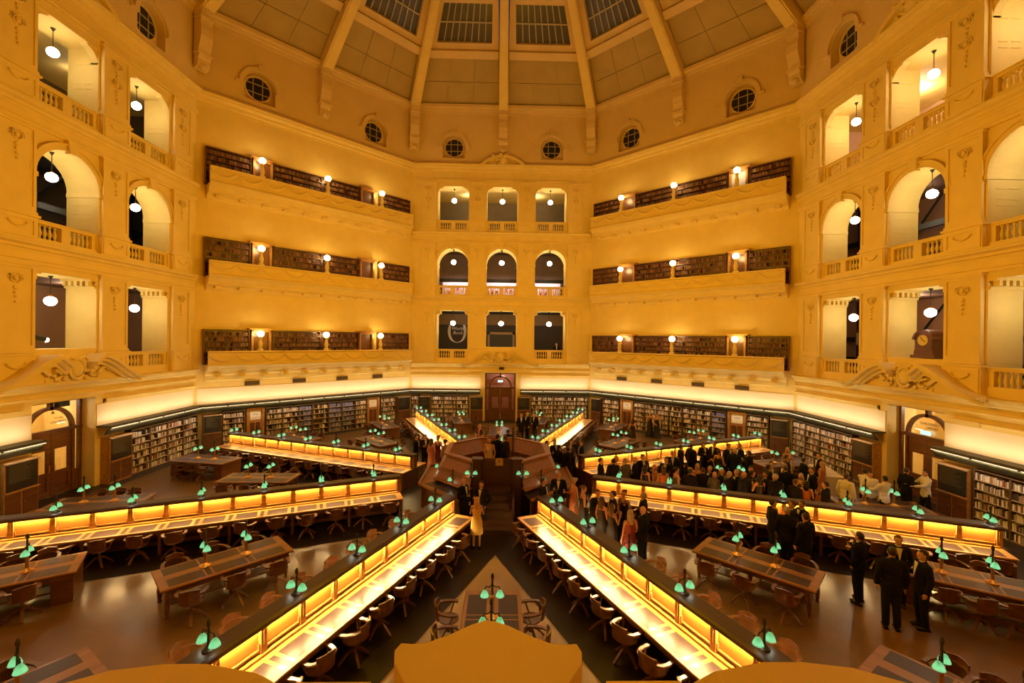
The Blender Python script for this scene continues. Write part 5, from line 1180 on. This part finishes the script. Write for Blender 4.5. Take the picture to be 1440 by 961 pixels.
NEARP = [(1207, 848, 'mp', 'black', 'black', 20, 1.02, 'black-haired person in a black suit seen from behind, apart from three others'), (1253, 884, 'ma', 'black', 'black', -25, 1.07, 'broad person in a black suit, back turned, in the middle of the near group'),
         (1296, 884, 'mb', 'black', 'black', 75, 1.03, 'person in a black suit holding a glass, facing left beside the near right table'), (1262, 852, 'mc', 'black', 'brown', 150, 1.0, 'person in a black suit facing the viewer, mostly hidden in the near group')]
for u, v, fg, tp, hr, a, sc, lb in NEARP:
    x, y = floor_at(u, v); person(x, y, 0.004, math.radians(a), fg, tp, hr, lb, 'near group of suited guests', sc, 0, True); done.append([x, y, 1])
STAFF = [(1190, 667, 'ma', 'white', 'brown', -60, 'first'), (1217, 660, 'md', 'white', 'black', -70, 'second'), (1224, 664, 'ma', 'white', 'black', 160, 'third'), (1244, 670, 'md', 'white', 'black', 10, 'fourth')]
for u, v, fg, tp, hr, a, o_ in STAFF:
    p = unproject(u, v, 1.75); person(p.x, p.y, 0.004, math.radians(a), fg, tp, hr, 'waiter in white jacket and dark trousers, %s from the left by the right wall' % o_, 'waiters in white by the right wall', 1.0, 1)
p = unproject(1302, 662, 1.8); person(p.x, p.y, 0.004, math.radians(75), 'md', 'white', 'black', 'person in a long white coat reaching forward beside the right doorway', 'staff at the doorway', 1.03, 1, True)
p = unproject(1275, 658, 1.8); person(p.x, p.y, 0.004, math.radians(-80), 'mb', 'black', 'brown', 'person in a black suit facing the white coat before the right doorway', 'staff at the doorway', 1.02, 0, True)
for (u, v, fg, tp, hr, a, lb) in ((686, 615, 'wa', 'cream', 'brown', 160, 'brown-haired person in a pale dress standing inside the dais'), (700, 611, 'mb', 'black', 'black', -30, 'person in a black suit inside the dais, left of a pair'), (710, 613, 'ma', 'black', 'brown', 60, 'person in a black suit inside the dais, right of a pair')):
    p = unproject(u, v, 1.12 + 1.72); l = math.hypot(p.x, p.y)
    if l > 1.35: p.x *= 1.35 / l; p.y *= 1.35 / l
    person(p.x, p.y, 1.124, math.radians(a), fg, tp, hr, lb, 'guests on the dais', 0.98 if fg[0] == 'm' else 0.94)
pm = FN @ Vector((4.75, 1.9, 4.6)); person(pm.x, pm.y, pm.z, PI, 'ma', 'black', 'grey', 'person in black standing behind the lowest right far balustrade', 'people in the galleries', 1.0)
tt = thing('serving_table', 'long table under a white cloth to the floor beside the right wall crowd', 'table', (14.6, 0.9, 0), math.radians(75))
obj('cloth', MB().prism([(-0.38, 0.0), (0.38, 0.0), (0.33, 0.9), (-0.33, 0.9)], -1.0, 1.0, 'x'), roomm('cloth', (0.72, 0.62, 0.45)), tt); obj('table_top', MB().box(-1.02, 1.02, -0.35, 0.35, 0.9, 0.92), roomm('cloth', (0.72, 0.62, 0.45)), tt)
for c, lb in GLASSES[:60]:
    g = thing('champagne_flute', 'glass held by ' + lb.split(' holding')[0].replace(' from the left', '').replace('person in ', '').replace('haired ', 'haired one in '), 'glass', c, 0, 'glasses in guests\' hands')
    obj('bowl', ME_FLUTE, GLASSM, g); obj('drink', ME_WINE, GINM, g)
# ------------------------------------------------------------------ chairs where nobody stands
for x, y, rz_, lab in SPOTS:
    if any(math.hypot(x - a, y - b) < 0.5 for a, b, _ in done): continue
    u, v = project((x, y, 0.6))
    if not (-40 < u < 1480 and v < 1010): continue
    if (Vector((x, y, 0)) - CAMP).dot(CF) < 1: continue
    if any(math.hypot(x - a, y - b) < 0.52 for a, b in CHAIRS): continue
    if any(math.hypot(x - a, y - b) < 0.55 for a, b, _ in PEOPLE): continue
    chair(x, y, rz_, lab); CHAIRS.append((x, y))
# ------------------------------------------------------------------ books: the 300 that show largest one by one, the rest as one mass
def book_geo(b):
    mx, u, w, z, bw, bh, bd, c, where = b
    return [tuple(mx @ Vector(p)) for p in ((u, w, z), (u + bw, w, z), (u + bw, w + bd, z), (u, w + bd, z), (u, w, z + bh), (u + bw, w, z + bh), (u + bw, w + bd, z + bh), (u, w + bd, z + bh))]
def shows(b):
    p = b[0] @ Vector((b[1], b[2], b[3] + b[5] / 2)); d = p - CAMP; yd = d.dot(CF)
    if yd < 1: return 0
    u, v = project(p)
    if not (2 < u < 1438 and 0 < v < 961) or (p.x > 0 and v > 700 and u < 1360): return 0
    n = Vector((b[0][0][1], b[0][1][1], b[0][2][1])).normalized()
    return b[4] * b[5] / yd ** 2 * abs(n.dot(d.normalized())) * (1 if p.z < 3 else 0.2)
BOOKS.sort(key=shows, reverse=True)
UNIT = MB().box(0, 1, 0, 1, 0, 1).mesh('book'); bmats = {}
def cname(c):
    r, g, b = c
    if b > r * 1.15: return 'blue'
    if max(c) < 0.2: return 'dark'
    if r > 2.0 * g: return 'red-brown'
    return 'cream' if r > 0.6 else ('grey-buff' if r < 0.45 else 'buff')
BC = {'blue': (0.2, 0.2, 0.38), 'dark': (0.07, 0.04, 0.03), 'red-brown': (0.36, 0.12, 0.05), 'cream': (0.74, 0.66, 0.54), 'grey-buff': (0.30, 0.23, 0.17), 'buff': (0.55, 0.46, 0.34)}
ROWW = ['bottom', 'second lowest', 'third lowest', 'third highest', 'second highest', 'top']
rows_ = {}
for b in BOOKS: rows_.setdefault((b[8], round(b[3], 2)), []).append(b[1])
for q in rows_.values(): q.sort()
for b in BOOKS[:300]:
    mx, u, w, z, bw, bh, bd, c, where = b; n = cname(c)
    if n not in bmats: bmats[n] = mat('book_' + n.replace('-', '_'), BC[n], 0.7)
    row = min(5, int(round((z - 0.09) / 0.336)))
    o = obj('book', UNIT, bmats[n], mx=mx @ Matrix.Translation((u, w, z)) @ Matrix.Diagonal((bw, bd, bh, 1)))
    tag(o, '%s book, %s from left, %s shelf, %s' % (n, ORD[min(59, rows_[where, round(z, 2)].index(u))], ROWW[row], where.replace('bay of the ', 'bay, ').replace(' shelves', '')), 'book', 'books in the %s' % where)
mv, mf, mc = [], [], []
for b in BOOKS[300:]:
    o = len(mv); mv += book_geo(b)
    mf += [(o, o + 1, o + 5, o + 4), (o + 4, o + 5, o + 6, o + 7), (o + 1, o + 2, o + 6, o + 5), (o + 3, o, o + 4, o + 7)]; mc += [b[7]] * 4
me = bpy.data.meshes.new('shelved_books'); me.from_pydata(mv, [], mf)
ca = me.color_attributes.new('Col', 'FLOAT_COLOR', 'CORNER')
arr = np.ones((len(mf) * 4, 4), dtype=np.float32); arr[:, :3] = np.repeat(np.array(mc, dtype=np.float32), 4, axis=0)
ca.data.foreach_set('color', arr.ravel()); me.materials.append(BOOKV)
bs = bpy.data.objects.new('shelved_books', me); COL.objects.link(bs); tag(bs, 'the mass of smaller looking books on the balcony and far shelves', 'books', kind='stuff')
